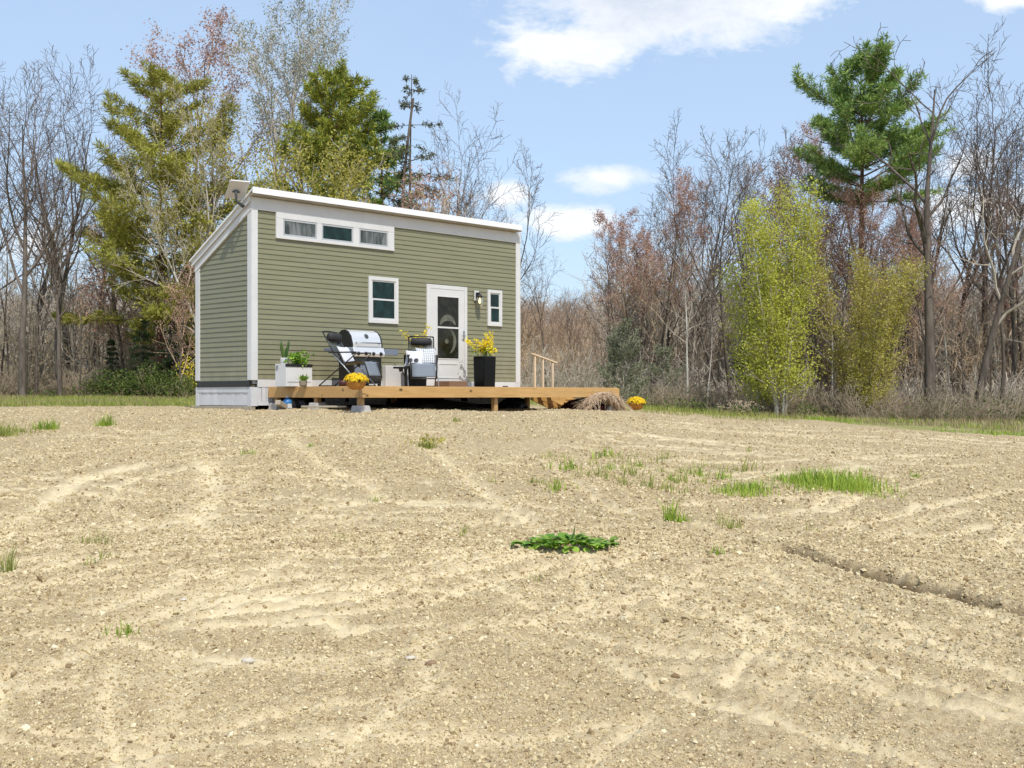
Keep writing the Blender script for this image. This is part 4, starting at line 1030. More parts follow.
# recliners ------------------------------------------------------------
def recliner(px, v, rot, label):
    o = on_deck('folding_recliner', px, v, label, 'folding chair', rot, 'folding recliners on the deck'); hw = .265; o.scale = (.95, .95, .95)
    SE = [(.02, .44), (.50, .50)]; TOPB = (-.36, 1.07); FOOT = (.66, .17)
    for s_ in (-1, 1):
        y_ = s_*hw
        MB().tube([(SE[0][0], y_, SE[0][1]), (TOPB[0]*.5, y_, .76), (TOPB[0], y_, TOPB[1])], .0125, 8).build('back_frame', M['black'], o, smooth=True)
        MB().tube([(SE[0][0], y_, SE[0][1]), (SE[1][0], y_, SE[1][1]), (.56, y_, .46), (FOOT[0], y_, FOOT[1])], .0125, 8).build('seat_frame', M['black'], o, smooth=True)
        yy = s_*(hw+.035)
        MB().tube([(.40, yy, .635), (-.42, yy, .012)], .0125, 8).build('leg', M['black'], o, smooth=True)
        MB().tube([(-.12, yy*1.04, .635), (.13, yy*1.04, .40), (.50, yy*1.04, .012)], .0125, 8).build('leg', M['tubegrey'], o, smooth=True)
        MB().box(-.20, .40, yy-.028, yy+.028, .645, .672).build('armrest', M['black'], o, .01)
        MB().box(.10, .16, yy-.02, yy+.02, .39, .45).build('lock_knob', M['black'], o, .012)
        MB().tube([(-.42, -hw-.03, .014), (-.42, hw+.03, .014)] if s_ < 0 else [(.50, -hw-.03, .014), (.50, hw+.03, .014)], .0125, 8).build('foot_bar', M['black'], o, smooth=True)
    MB().tube([(TOPB[0], -hw, TOPB[1]), (TOPB[0]-.01, 0, TOPB[1]+.012), (TOPB[0], hw, TOPB[1])], .0135, 8).build('top_bar', M['black'], o, smooth=True)
    MB().tube([(FOOT[0], -hw, FOOT[1]), (FOOT[0], hw, FOOT[1])], .0125, 8).build('foot_bar', M['black'], o, smooth=True)
    def sling(pts, mat, sag=.02, w=hw-.025, n=8):
        m = MB(); rows = []
        for k in range(n+1):
            t = k/n*(len(pts)-1); i = min(int(t), len(pts)-2); f = t-i; x = pts[i][0]+(pts[i+1][0]-pts[i][0])*f; z = pts[i][1]+(pts[i+1][1]-pts[i][1])*f
            rows.append([(x, -w, z), (x-.0, -w*.5, z-sag), (x, 0, z-sag*1.3), (x, w*.5, z-sag), (x, w, z)])
        b = 0
        for rw in rows: m.v += rw
        for k in range(n):
            for j in range(4): a = k*5+j; m.f.append((a, a+1, a+6, a+5))
        q = m.build('sling', mat, o, smooth=True); so = q.modifiers.new('thick', 'SOLIDIFY'); so.thickness = .006; return q
    sling([(TOPB[0]+.03, TOPB[1]-.08), (.02, .46)], M['mesh']); sling([(.05, .445), (.48, .495)], M['fab']); sling([(.545, .475), (FOOT[0]-.01, FOOT[1]+.03)], M['fab'], .0)
    # elastic lacing along the back frame
    lc = MB()
    for s_ in (-1, 1):
        for k in range(14):
            t = (k+.5)/14; x = SE[0][0]+(TOPB[0]-SE[0][0])*t; z = SE[0][1]+(TOPB[1]-SE[0][1])*t
            lc.tube([(x, s_*hw, z), (x-.012, s_*(hw-.03), z+.012)], .006, 4)
    lc.build('lacing', M['black'], o)
    MB().lathe([(.03, -.22), (.062, -.20), (.068, 0), (.062, .20), (.03, .22)], 14).build('headrest', M['fabdark'], o, smooth=True); h = bpy.context.scene.objects[-1] if False else _last; h.rotation_euler = (PI/2, 0, 0); h.location = (-.245, 0, .965); h.scale = (1, 1.25, 1)
    MB().tube([(-.245, -hw+.02, 1.02), (-.245, -hw+.02, .91)], .006, 5).build('headrest_strap', M['black'], o)
    return o
def cushion(mat, root, loc, rot, s, label):
    m = MB(); n = 10
    for k in range(n+1):
        for j in range(n+1):
            a, b = k/n*2-1, j/n*2-1; pin = 1-.10*(a*a*(1-b*b)+b*b*(1-a*a)); hgt = ((1-a**4)*(1-b**4))**.5
            m.v.append((a*pin, b*pin, hgt*.30))
    for k in range(n+1):
        for j in range(n+1):
            x, y_, z = m.v[k*(n+1)+j]; m.v.append((x, y_, -z))
    h = (n+1)**2
    for k in range(n):
        for j in range(n):
            a = k*(n+1)+j; m.f.append((a, a+n+1, a+n+2, a+1)); m.f.append((h+a, h+a+1, h+a+n+2, h+a+n+1))
    o = m.build('cushion', mat, None, smooth=True); o.scale = (s, s, s*.9)
    mw = Matrix.Translation(root.location) @ Matrix.Rotation(root.rotation_euler.z, 4, 'Z') @ Matrix.Translation(Vector(loc)*.95) @ (Matrix.Rotation(rot[2], 4, 'Z') @ Matrix.Rotation(rot[1], 4, 'Y') @ Matrix.Rotation(rot[0], 4, 'X')) @ Matrix.Diagonal((s, s, s*.9, 1))
    o.matrix_world = mw; tag(o, label, 'cushion'); return o
rc1 = recliner(345.5, -1.55, math.radians(-67), 'black and grey folding recliner angled in front of the grill')
rc2 = recliner(422.0, -1.30, math.radians(-128), 'black and grey folding recliner facing the yard with two cushions, before the door')
cushion(M['spots'], rc1, (.02, 0, .60), (0, math.radians(62), 0), .20, 'plain white cushion on the recliner by the grill')
cushion(M['lattice'], rc2, (.06, .09, .63), (0, math.radians(64), math.radians(6)), .205, 'white cushion with a fine lattice print on the recliner before the door')
cq = cushion(M['spots'], rc2, (.12, -.17, .60), (0, math.radians(60), math.radians(-14)), .185, 'white cushion with two black round spots beside the lattice cushion')
for a, b in ((.42, .30), (.40, -.34)):
    d = MB().lathe([(.26, .0), (.26, .02), (0, .03)], 16).build('spot', M['black'], cq); d.location = (a, b, .285)
tr = on_deck('side_tray', 401.0, -1.3, 'small black clip on tray with a cup holder beside the recliner before the door', 'tray')
MB().box(-.12, .12, -.10, .10, .36, .375).box(-.12, .12, -.10, -.088, .376, .40).box(-.12, .12, .088, .10, .376, .40).build('tray', M['black'], tr, .004)
MB().lathe([(.035, .30), (.045, .359)], 12).build('cup_holder', M['black'], tr)
MB().tube([(.0, 0, .36), (.10, .0, .20), (.16, 0, .0)], .010, 6).build('bracket', M['black'], tr)

# ------------------------------------------------------------------ odds and ends under and beside the deck
def on_ground(name, px, v, label, cat, rot=0.0, dz=0.0, group=None):
    q = world(fu(px, v), v); o = empty(name, (q.x, q.y, ground_z(q.x, q.y)+dz), HRZ+rot); tag(o, label, cat, group); return o
j = on_ground('water_jug', 287.5, -.75, 'blue plastic water jug under the deck', 'jug'); j.scale = (.68, .68, .72)
MB().lathe([(.10, 0), (.125, .015), (.13, .10), (.122, .11), (.13, .12), (.13, .22), (.10, .27), (.04, .30), (.035, .34)], 18).build('body', M['blue'], j, smooth=True)
MB().lathe([(.042, .335), (.042, .37), (0, .37)], 12).build('cap', M['white'], j)
MB().box(-.09, .09, -.132, -.131, .06, .17).build('body_label', M['white'], j)
b = on_ground('timber_offcut', 281, -1.0, 'mossy timber offcut leaning by the first deck post', 'timber', .9, .05)
MB().box(-.16, .16, -.05, .05, 0, .09).build('block', M['oldwood'], b, .01); b.rotation_euler = (0, .28, HRZ+.5)
b = on_ground('loose_board', 324, -1.9, 'pale loose board lying under the deck', 'board', -.8, .03); MB().box(-.40, .40, -.07, .07, 0, .035).build('plank', M['oldwood'], b, .005)
def heap(name, px, v, label, cat, rx, ry, rz_, mat, seed):
    o = on_ground(name, px, v, label, cat)
    r = np.random.default_rng(seed); V = ICO_V.copy(); 
    import bmesh
    bm = bmesh.new(); bmesh.ops.create_icosphere(bm, subdivisions=3, radius=1)
    for vv_ in bm.verts:
        c_ = vv_.co; n_ = float(vnoise(np.array(c_.x*2.3+seed), np.array(c_.y*2.3+c_.z*1.7), seed)); n2_ = float(vnoise(np.array(c_.x*6+seed), np.array(c_.y*6+c_.z*5), seed+1))
        k_ = .62 + .5*n_ + .22*n2_; vv_.co = Vector((c_.x*rx*k_, c_.y*ry*k_, max(-.05, c_.z*rz_*k_)))
    me = bpy.data.meshes.new(name); bm.to_mesh(me); bm.free()
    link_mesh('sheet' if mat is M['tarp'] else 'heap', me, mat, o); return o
heap('black_tarp', 511, -.9, 'crumpled black plastic sheet under the deck by the house corner', 'tarp', .42, .30, .28, M['tarp'], 4)
heap('black_bag', 300, -.7, 'black plastic bag on the ground behind the blue jug', 'bag', .30, .25, .32, M['tarp'], 9)
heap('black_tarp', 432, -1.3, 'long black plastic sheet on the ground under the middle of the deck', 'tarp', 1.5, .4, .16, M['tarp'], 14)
# leaf litter heap and straw round the last post
lp = on_ground('leaf_heap', 588, -2.3, 'heap of dark red brown leaves under the end of the deck', 'leaf heap')
r = np.random.default_rng(31); n = 2600; u = r.normal(size=(n, 3)); u /= np.linalg.norm(u, axis=1)[:, None]; u[:, 2] = np.abs(u[:, 2])
V, Fc = leaves_at(u*(r.random((n, 1))**.33)*np.array([.72, .5, .27]), .075, r); np_mesh('litter', V, Fc, M['mulch'], lp)
sb = on_ground('straw_bundle', 600, -2.82, 'pale dry straw drooping in an arch round the last deck post', 'straw')
n = 900; pts = []; V = []; Fc = []
wd = Wood()
for k in range(n):
    t = r.random(); y0 = r.uniform(-.16, .16)
    th = PI*(.04 + .92*t) + r.normal()*.1; 
    a0 = th; a1 = th - r.uniform(.25, .6); rr = r.uniform(.72, 1.16)
    q = [np.array([math.cos(a0+(a1-a0)*i/3)*.54*rr, y0 + r.normal()*.035, max(-.02, math.sin(a0+(a1-a0)*i/3)*.34*rr)]) for i in range(4)]
    wd.tube(q, [.006, .007, .006, .003], 3)
for k in range(420):                                           # loose ends sticking out and trailing down to the ground
    th = PI*r.uniform(.02, .98); p = np.array([math.cos(th)*.56, r.uniform(-.24, .14), max(.0, math.sin(th)*.33)]); d = nrm(np.array([math.cos(th)*.8, -.55*r.random(), .15*math.sin(th)]) + r.normal(size=3)*.45)
    L_ = r.uniform(.10, .30); q = [p, p+d*L_*.5, p+d*L_+np.array([0, 0, -.09])]; q[2][2] = max(q[2][2], -.03); wd.tube(q, [.005, .004, .002], 3)
V, Fc = wd.arrays(); np_mesh('stalks', V, Fc, M['straw'], sb)
# ------------------------------------------------------------------ hill, far wood, thickets
def build_hill():
    xs = np.linspace(-260, 300, 90); ys = np.linspace(92, 330, 40); X, Y = np.meshgrid(xs, ys)
    t = np.clip((Y-92)/75, 0, 1); t = t*t*(3-2*t)
    Z = -.2 + .75 + t*(9.8 + 3.0*(vnoise(X*.012+4, Y*.004, 51)-.5) + 1.5*(vnoise(X*.04, Y*.02, 52)-.5))
    V = np.stack([X, Y, Z], -1).reshape(-1, 3); nc = len(xs); i = np.arange((len(ys)-1)*(nc-1)); r, c = i//(nc-1), i % (nc-1); a = r*nc+c
    tag(np_mesh('hill', V, np.stack([a, a+1, a+nc+1, a+nc], 1), M['farwood'], smooth=True), kind='structure')
    return xs, ys, Z
HXS, HYS, HZ = build_hill()
def broom(seed, stems, subs, subsub, h, splay=.35):
    """a shrub of bare stems, 1 unit tall times h"""
    r = np.random.default_rng(seed); w = Wood()
    for k in range(stems):
        d = nrm(np.array([r.normal()*splay, r.normal()*splay, 1])); L_ = h*r.uniform(.6, 1); p0 = np.array([r.normal()*.12*h*.3, r.normal()*.12*h*.3, -.05]); p1 = p0 + d*L_*.5; d2 = nrm(d+r.normal(size=3)*.2); p2 = p1 + d2*L_*.5
        w.tube([p0, p1, p2], [.022*h/3, .014*h/3, .006], 3)
        for j in range(subs):
            t = r.uniform(.2, .98); q = p0+(p1-p0)*t*2 if t < .5 else p1+(p2-p1)*(t-.5)*2
            e = nrm(d + r.normal(size=3)*.75); L2 = L_*r.uniform(.15, .38)*(1.2-t*.6); m_ = q+e*L2*.5; n_ = m_ + nrm(e+np.array([0, 0, .3])+r.normal(size=3)*.25)*L2*.5
            w.tube([q, m_, n_], [.010*h/3, .007*h/3, .004], 3)
            for s_ in range(subsub):
                a = q+(n_-q)*r.uniform(.2, .95); b = a + nrm(e+r.normal(size=3)*.8)*L2*r.uniform(.3, .6); w.tube([a, b], [.006*h/3, .004], 3)
    return w.arrays()
def scatter_brooms(name, mat, x, y, z, s, rng, temps, label, cat):
    Vs, Fs, off = [], [], 0; pick = rng.integers(0, len(temps), len(x))
    for k, (tv, tf) in enumerate(temps):
        i = np.nonzero(pick == k)[0]
        if not len(i): continue
        sc = np.stack([s[i]*rng.uniform(.8, 1.3, len(i)), s[i]*rng.uniform(.8, 1.3, len(i)), s[i]], 1)
        V, Fc = scatter(tv, tf, rand_rot(len(i), rng, True), sc, np.stack([x[i], y[i], z[i]], 1)); Vs.append(V); Fs.append(Fc+off); off += len(V)
    o = np_mesh(name, np.concatenate(Vs), np.concatenate(Fs), mat); tag(o, label, cat, kind='stuff'); return o
rng = np.random.default_rng(77)
# wooded ridge
n = 2600; y = rng.uniform(94, 190, n); x = rng.uniform(-.62, .66, n)*y
hi = np.clip(np.searchsorted(HYS, y), 0, len(HYS)-1); hj = np.clip(np.searchsorted(HXS, x), 0, len(HXS)-1)
scatter_brooms('far_wood', M['farwood'], x, y, HZ[hi, hj]-.3, rng.uniform(.7, 1.35, n), rng, [broom(s, 5, 12, 2, 4.2, .26) for s in (1, 2)], 'far brown leafless wood covering the ridge', 'wood')
# thickets of bare saplings in front of the ridge
T3 = [broom(s, 9, 6, 3, 3.0, .28) for s in (3, 4, 5)]
n = 360; y = rng.uniform(50, 84, n); x = rng.uniform(-.55, .56, n)*y
scatter_brooms('thicket', M['twigtan'], x, y, ground_z_arr(x, y), rng.uniform(.7, 1.6, n)*np.where((x/y > 0) & (x/y < .12), .62, 1), rng, T3, 'tangle of tan leafless saplings between the trees and the ridge', 'thicket')
T6 = [broom(s, 5, 16, 3, 6.5, .13) for s in (13, 14)]
n = 330; y = rng.uniform(49, 82, n); x = np.where(rng.random(n) < .72, rng.uniform(.09, .56, n), rng.uniform(-.55, -.22, n))*y
scatter_brooms('thicket', M['twigpale'], x, y, ground_z_arr(x, y), rng.uniform(.6, 1.25, n), rng, T6, 'slender grey brown saplings crowding the inside of the wood', 'thicket')
n = 330; y = rng.uniform(47, 80, n); x = rng.uniform(-.02, .56, n)*y
scatter_brooms('thicket', M['twigred'], x, y, ground_z_arr(x, y), rng.uniform(.8, 1.75, n)*np.where((x/y > 0) & (x/y < .12), .62, 1), rng, T3, 'reddish brown leafless saplings massed beyond the deck', 'thicket')
T1 = [broom(s, 14, 4, 2, 1.2, .55) for s in (6, 7, 8)]
n = 420; y = rng.uniform(37.5, 48, n); x = (rng.uniform(.115, .47, n))*y; kk = y > 37 + 3*np.clip((.30-x/y)/.2, 0, 1)
x, y = x[kk], y[kk]; n = len(x)
scatter_brooms('brush', M['twigbrush'], x, y, ground_z_arr(x, y), rng.uniform(.4, 1.15, n), rng, T1, 'low brown brush along the foot of the wood beside the field', 'brush')
n = 150; y = rng.uniform(47, 54, n); x = rng.uniform(-.46, -.24, n)*y
scatter_brooms('brush', M['twigbrush'], x, y, ground_z_arr(x, y), rng.uniform(.5, 1.5, n), rng, T1, 'low brown brush along the foot of the wood beyond the green grass strip', 'brush')
n = 170; y = rng.uniform(44, 52, n); x = rng.uniform(.0, .46, n)*y
scatter_brooms('brush', M['twigpale'], x, y, ground_z_arr(x, y), rng.uniform(.7, 2.1, n), rng, T1, 'pale grey tangled brush between the trunks of the wood', 'brush')

# ------------------------------------------------------------------ trees
ASH = P_(nc=[11,8,7,5], ang=[34,38,42,45], rat=[.52,.46,.45,.42], t0=[.32,.22,.2,.15], fall=[.4,.4,.4,.3], up=[.01,.11,.07,.04])
MULTI = P_(nc=[9,8,7,5], ang=[30,36,40,45], rat=[.40,.46,.45,.42], t0=[.28,.2,.2,.15], up=[.05,.13,.08,.04], wob=[.06,.12,.16,.2])
POLE = P_(nc=[15,5,4], ang=[44,42,42], rat=[.20,.48,.5], t0=[.30,.25,.2], up=[.01,.14,.06], max=2, wob=[.045,.14,.18], seg=[9,5,3], rmin=.006)
DEAD = P_(nc=[7,6,4,3], ang=[30,42,48,50], rat=[.54,.42,.42,.4], t0=[.36,.2,.25,.2], up=[.00,.11,.04,.02], wob=[.05,.22,.34,.3], seg=[10,8,5,3], rr=[.62,.6,.55,.55], rmin=.011, tap=1.2)
BUDDY = P_(nc=[16,8,6,3], ang=[40,38,42,45], rat=[.44,.45,.45,.42], t0=[.30,.2,.2,.15], up=[.03,.12,.07,.03], tiplv=1)
POPLAR = P_(nc=[15,8,6,3], ang=[36,38,40,44], rat=[.38,.46,.45,.42], t0=[.42,.25,.2,.15], up=[.03,.14,.08,.04], tiplv=1, wob=[.05,.12,.16,.2])
ASPEN = P_(nc=[24,7,4], ang=[42,40,42], rat=[.165,.46,.5], t0=[.08,.2,.15], up=[.02,.12,.04], max=2, tiplv=1, seg=[10,5,3], rmin=.006)
ROUND = P_(nc=[14,8,5], ang=[44,42,42], rat=[.46,.46,.45], t0=[.2,.2,.15], up=[.02,.10,.04], max=2, tiplv=1)
LEFT, BACK, MID, RIGHT = 'bare trees of the wood left of the olive pine', 'bare trees behind the house roof', 'bare trees between the deck and the yellow green tree', 'bare trees beside the crooked dead tree'

# --- bare templates (the first use of each is the template itself)
class Kind:
    def __init__(s, make): s.make = make; s.o = None
    def __call__(s):
        if s.o is None: s.o = s.make(); return s.o
        return copy_thing(s.o)
def bare(name, seed, P, r0=.17, twig='twig', bark='bark', h=13, **k): return Kind(lambda: make_tree(name, seed, h, r0, P, M[bark], M[twig], **k))
ash = [bare('bare_tree', 101, ASH, .185, lean=(.10, .05)), bare('bare_tree', 102, ASH, .16, lean=(-.06, 0)), bare('bare_tree', 103, ASH, .12)]
multi = [bare('bare_tree', 111, MULTI, .10, 'twig', stems=4, spread=1.3), bare('bare_tree', 112, MULTI, .09, 'twigred', stems=3, spread=1.2)]
pole = [bare('bare_sapling', 121, POLE, .06, h=10), bare('bare_sapling', 122, POLE, .065, 'twigpale', h=10), bare('bare_sapling', 123, POLE, .06, 'twigred', h=10), bare('bare_sapling', 124, POLE, .06, 'twigpale', 'birch', h=10, lean=(.12, 0))]
red = [Kind(lambda: make_tree('budding_maple', 131, 12, .12, BUDDY, M['bark'], M['twigred'], M['redbud'], .08, 4, leafscatter=.1)), Kind(lambda: make_tree('budding_maple', 132, 12, .11, BUDDY, M['bark'], M['twigred'], M['redbud'], .08, 4, leafscatter=.1, stems=2, spread=1.0))]
HT = {id(k): 13 for k in ash+multi}; HT.update({id(k): 10 for k in pole}); HT.update({id(k): 12 for k in red})
def stand(kind, px, top, y, label, group=None, rz=None, cat='tree'):
    o = kind(); put(o, px, y, random.uniform(0, 2*PI) if rz is None else rz, top=top, h=HT[id(kind)]); tag(o, label, cat)
    if group: o['group'] = group
    elif 'group' in o: del o['group']
    return o
# left wood
stand(ash[0], 22, 34, 46, 'tallest bare tree at the edge of the wood, its trunk leaning toward the olive pine', rz=.2)
stand(ash[1], 58, 42, 48, 'tall bare tree with twin dark limbs standing beside the tallest bare tree', rz=1.0)
for px, top, y in ((-28, 60, 48), (-8, 95, 51), (30, 120, 53), (72, 80, 54), (92, 130, 55), (112, 175, 52), (128, 210, 56), (60, 160, 46.5)):
    stand(random.choice(ash), px, top, y, 'grey brown leafless tree in the wood between the frame edge and the olive pine', LEFT)
for k in range(24):
    stand(random.choice(pole), random.uniform(-30, 200), random.uniform(150, 300), random.uniform(46, 60), 'thin leafless sapling in the wood between the frame edge and the olive pine', 'saplings of the wood left of the olive pine')
# behind the house
stand(ash[2], 452, 100, 47, 'bare tree rising alone behind the middle of the house roof', rz=.6)
stand(multi[0], 474, 148, 45, 'low bare many stemmed tree just past the lone one behind the roof')
stand(multi[1], 415, 158, 43, 'bushy reddish brown tree crown just above the roof edge below the thin spruce')
for px, top, y in ((498, 178, 50), (545, 228, 46), (575, 288, 54), (602, 282, 57)):
    stand(random.choice([ash[2], ash[1], multi[0]]), px, top, y, 'small leafless tree between the house and the dark cedar bush', BACK)
# between deck and aspen
stand(multi[0], 733, 112, 45, 'large bare tree of many stems beside the yellow green tree', rz=.4)
stand(red[1], 645, 178, 46, 'slim bare maple with dull red buds rising behind the cedar bush')
for px, top, y in ((628, 205, 50), (668, 158, 48), (690, 150, 52), (706, 138, 47), (757, 128, 50), (776, 140, 46)):
    stand(random.choice(ash+multi), px, top, y, 'leafless tree in the wood between the cedar bush and the white pine', MID)
for k in range(22):
    stand(random.choice(pole), random.uniform(625, 800), random.uniform(190, 310), random.uniform(43, 58), 'thin leafless sapling in the wood between the cedar bush and the white pine', 'saplings between the cedar bush and the pine')
stand(red[0], 795, 122, 49, 'pinkish budding maple whose crown touches the white pine', rz=1)
stand(red[1], 822, 148, 45, 'dull red budding maple in front of the white pine trunk', rz=2)
stand(red[0], 938, 205, 44, 'low budding maple with a pink haze beside the crooked dead tree', rz=3)
stand(red[1], 905, 190, 52, 'budding maple behind the olive gold sapling clump', rz=4)
stand(red[0], 1000, 190, 50, 'budding maple at the far edge of the wood beyond the crooked dead tree', rz=5)
dead = Kind(lambda: make_tree('dead_tree', 142, 13, .23, DEAD, M['bark'], M['bark'], lean=(.10, 0))); HT[id(dead)] = 13
stand(dead, 930, 26, 41, 'tall crooked dead tree with heavy twisting limbs against the sky', rz=0)
d2 = Kind(lambda: make_tree('dead_tree', 145, 9, .17, DEAD, M['bark'], M['twigpale'], lean=(.10, 0))); HT[id(d2)] = 9
stand(d2, 974, 150, 40.5, 'dark forked dead tree in front of the crooked one', rz=.5)
for px, top, y in ((880, 150, 50), (905, 120, 53), (925, 135, 49), (950, 110, 52), (985, 60, 50), (1010, 85, 47), (1040, 60, 50), (1062, 110, 46), (1000, 160, 44)):
    stand(random.choice(ash+[multi[0]]), px, top, y, 'leafless tree in the wood around the crooked dead tree', RIGHT)
for k in range(34):
    stand(random.choice(pole), random.uniform(800, 1060), random.uniform(180, 320), random.uniform(41.5, 56), 'thin leafless sapling in the wood around the crooked dead tree', 'saplings around the crooked dead tree')

# --- trees with leaf or needle, each its own
def single(o, px, y, top, h, label, rz=0, cat='tree'): put(o, px, y, rz, top=top, h=h); tag(o, label, cat); return o
wp = lambda t: (.62 + .55*t*(1-t)*2.2)*(1-t)**.55 if t < .97 else .12
single(make_conifer('white_pine', 201, 14, .20, 8.3, 3.7, M['pinebark'], M['needles'], nwh=17, per=4, rise=.34, prof=lambda t: (.75+.5*t)*(1-t)**.62+.07, sub=15, dead=12, keep=.96, tuftlen=.28, irregular=.5), 863, 45, 50, 14, 'tall green white pine with a reddish trunk over the wood', rz=PI)
single(make_conifer('pine', 202, 13, .17, 2.2, 4.2, M['pinebark'], M['needlesolive'], nwh=20, per=5, rise=.22, prof=lambda t: (.78+.6*t)*(1-t)**.6+.08, sub=12, dead=14, keep=.84, irregular=.5, tuftlen=.30), 160, 48, 72, 13, 'wide olive gold pine with ragged layered boughs beside the house', cat='pine')
single(make_conifer('pine', 203, 12, .17, 2.0, 3.0, M['pinebark'], M['needlesmix'], nwh=22, per=5, rise=.40, prof=lambda t: (.8+.5*t)*(1-t)**.55+.10, sub=11, keep=.95, tuftlen=.25), 334, 50, 70, 12, 'dense green and gold pine rising behind the house roof', cat='pine')
single(make_conifer('spruce', 204, 12, .12, 3.0, 2.0, M['bark'], M['spruce'], nwh=24, per=4, rise=.05, droop=.25, prof=lambda t: (1-t)**.6+.08, sub=6, keep=.6, irregular=.5, tuftlen=.15, ntri=6), 411, 49, 74, 12, 'thin see through spruce with a pointed top behind the roof', cat='spruce')
single(make_conifer('pine', 205, 10, .13, 1.5, 3.2, M['pinebark'], M['needles'], nwh=18, per=5, rise=.2, sub=9, keep=.9, tuftlen=.22), 380, 51, 106, 10, 'dark green pine between the dense pine and the thin spruce', cat='pine')
sn = Kind(lambda: make_tree('snag', 206, 10, .075, P_(nc=[7,2], rat=[.10,.4], max=1, seg=[8,3], t0=[.45,.3], ang=[75,50], wob=[.03,.2], up=[0,0], side=[7,4], end=[.5,.4]), M['bark'], M['bark'])); HT[id(sn)] = 10
stand(sn, 396, 94, 48, 'broken dead snag standing beside the thin spruce', cat='snag')
for px, top, y, sd, lb in ((178, 300, 45.5, 211, 'dark hemlock at the house wall under the olive pine'), (140, 318, 46.5, 212, 'dark young hemlock between the grass strip and the olive pine trunk'), (112, 338, 48, 213, 'smallest dark hemlock farthest from the house')):
    single(make_conifer('hemlock', sd, 5, .08, .2, 1.5, M['bark'], M['needlesdark'], nwh=16, per=5, rise=.05, droop=.2, sub=9, keep=.85, tuftlen=.15, ntri=7), px, y, top, 5, lb, cat='hemlock')
single(make_conifer('hemlock', 214, 6, .09, .2, 1.2, M['bark'], M['needlesdark'], nwh=18, per=5, rise=.05, droop=.2, sub=9, keep=.85, tuftlen=.15, ntri=7), 748, 46, 300, 6, 'dark hemlock in the shade behind the yellow green tree', cat='hemlock')
single(make_conifer('cedar_bush', 215, 3.2, .05, .1, 1.6, M['twigpale'], M['cedar'], nwh=14, per=7, rise=.7, prof=lambda t: (.75+.6*t)*(1-t)**.5+.1, sub=7, keep=.6, tuftlen=.14, ntri=5, spray=.5), 624, 40, 320, 3.2, 'grey green cedar bush behind the end of the deck', cat='bush')
single(make_conifer('cedar_bush', 216, 3.0, .05, .1, 1.2, M['twigpale'], M['cedar'], nwh=13, per=6, rise=.5, prof=lambda t: (.75+.6*t)*(1-t)**.5+.1, sub=6, keep=.5, tuftlen=.16, ntri=4, spray=.5), 662, 42.5, 345, 3.0, 'smaller thin cedar bush on the field side of the grey green cedar', cat='bush')
single(make_tree('budding_maple', 221, 13, .13, BUDDY, M['bark'], M['twigred'], M['redbud'], .085, 3, leafscatter=.10), 186, 54, 18, 13, 'tall budding maple with a purplish crown behind the olive pine')
single(make_tree('poplar', 222, 14, .15, POPLAR, M['birch'], M['twigpale'], M['palebud'], .075, 3, leafscatter=.10), 258, 52, -14, 14, 'tallest pale poplar with grey green catkins behind the roof corner', cat='poplar')
single(make_tree('poplar', 223, 13, .14, POPLAR, M['birch'], M['twigpale'], M['palebud'], .075, 3, leafscatter=.10), 304, 53, 22, 13, 'pale poplar with a tufted top next to the dense pine', cat='poplar')
single(make_tree('birch', 224, 12, .12, POPLAR, M['birch'], M['twigpale'], M['olivebud'], .07, 2, lean=(-.28, 0)), 246, 46.5, 85, 12, 'pale trunked birch leaning out over the olive pine', cat='birch')
single(make_tree('birch', 225, 11, .10, POPLAR, M['birch'], M['twigpale'], M['olivebud'], .07, 2, lean=(-.40, 0)), 232, 45.5, 150, 11, 'pale birch leaning hardest toward the olive pine', cat='birch')
single(make_tree('leafing_tree', 226, 8, .11, ROUND, M['bark'], M['twigpale'], M['olivebud'], .10, 11, leafscatter=.26), 320, 45.5, 140, 8, 'round olive gold leafing tree just above the house roof')
single(make_tree('leafing_tree', 227, 8, .11, ROUND, M['bark'], M['twigpale'], M['olivebud'], .10, 9, leafscatter=.22), 282, 46.5, 135, 8, 'olive leafing tree behind the high corner of the roof')
single(make_tree('budding_maple', 228, 6, .07, ROUND, M['bark'], M['twigred'], M['redbud'], .08, 5, leafscatter=.15), 178, 43.5, 262, 6, 'small red budding maple against the house end wall')
single(make_tree('aspen', 231, 8, .055, ASPEN, M['birch'], M['twigpale'], M['aspen'], .08, 7, stems=6, spread=.45, leafscatter=.2), 781, 38.5, 186, 7.6, 'bright yellow green young aspen clump with pale stems', cat='aspen')
single(make_tree('aspen', 232, 6, .05, ASPEN, M['birch'], M['twigpale'], M['aspen'], .08, 5, stems=3, spread=.6, leafscatter=.18), 760, 39.5, 262, 5.8, 'lower yellow green aspen on the house side of the bright clump', cat='aspen')
single(make_tree('leafing_tree', 233, 7, .05, ASPEN, M['bark'], M['twigtan'], M['olivebud'], .08, 7, stems=6, spread=.95, leafscatter=.18), 863, 39.5, 248, 6.7, 'olive gold sapling clump just coming into leaf beside the aspen')
single(make_tree('leafing_tree', 241, 9, .11, ROUND, M['bark'], M['twigpale'], M['olivebud'], .10, 9, leafscatter=.24), 214, 47, 92, 9, 'tall olive gold leafing tree between the olive pine and the roof corner')
single(make_tree('leafing_tree', 244, 9, .11, ROUND, M['bark'], M['twigpale'], M['olivebud'], .09, 7, leafscatter=.26), 168, 46.5, 118, 9, 'loose olive gold leafing tree standing in front of the olive pine')
single(make_tree('leafing_tree', 242, 7, .09, ROUND, M['bark'], M['twigred'], M['redbud'], .10, 7, leafscatter=.22), 128, 49.5, 205, 7, 'rusty brown leafing tree under the far boughs of the olive pine')
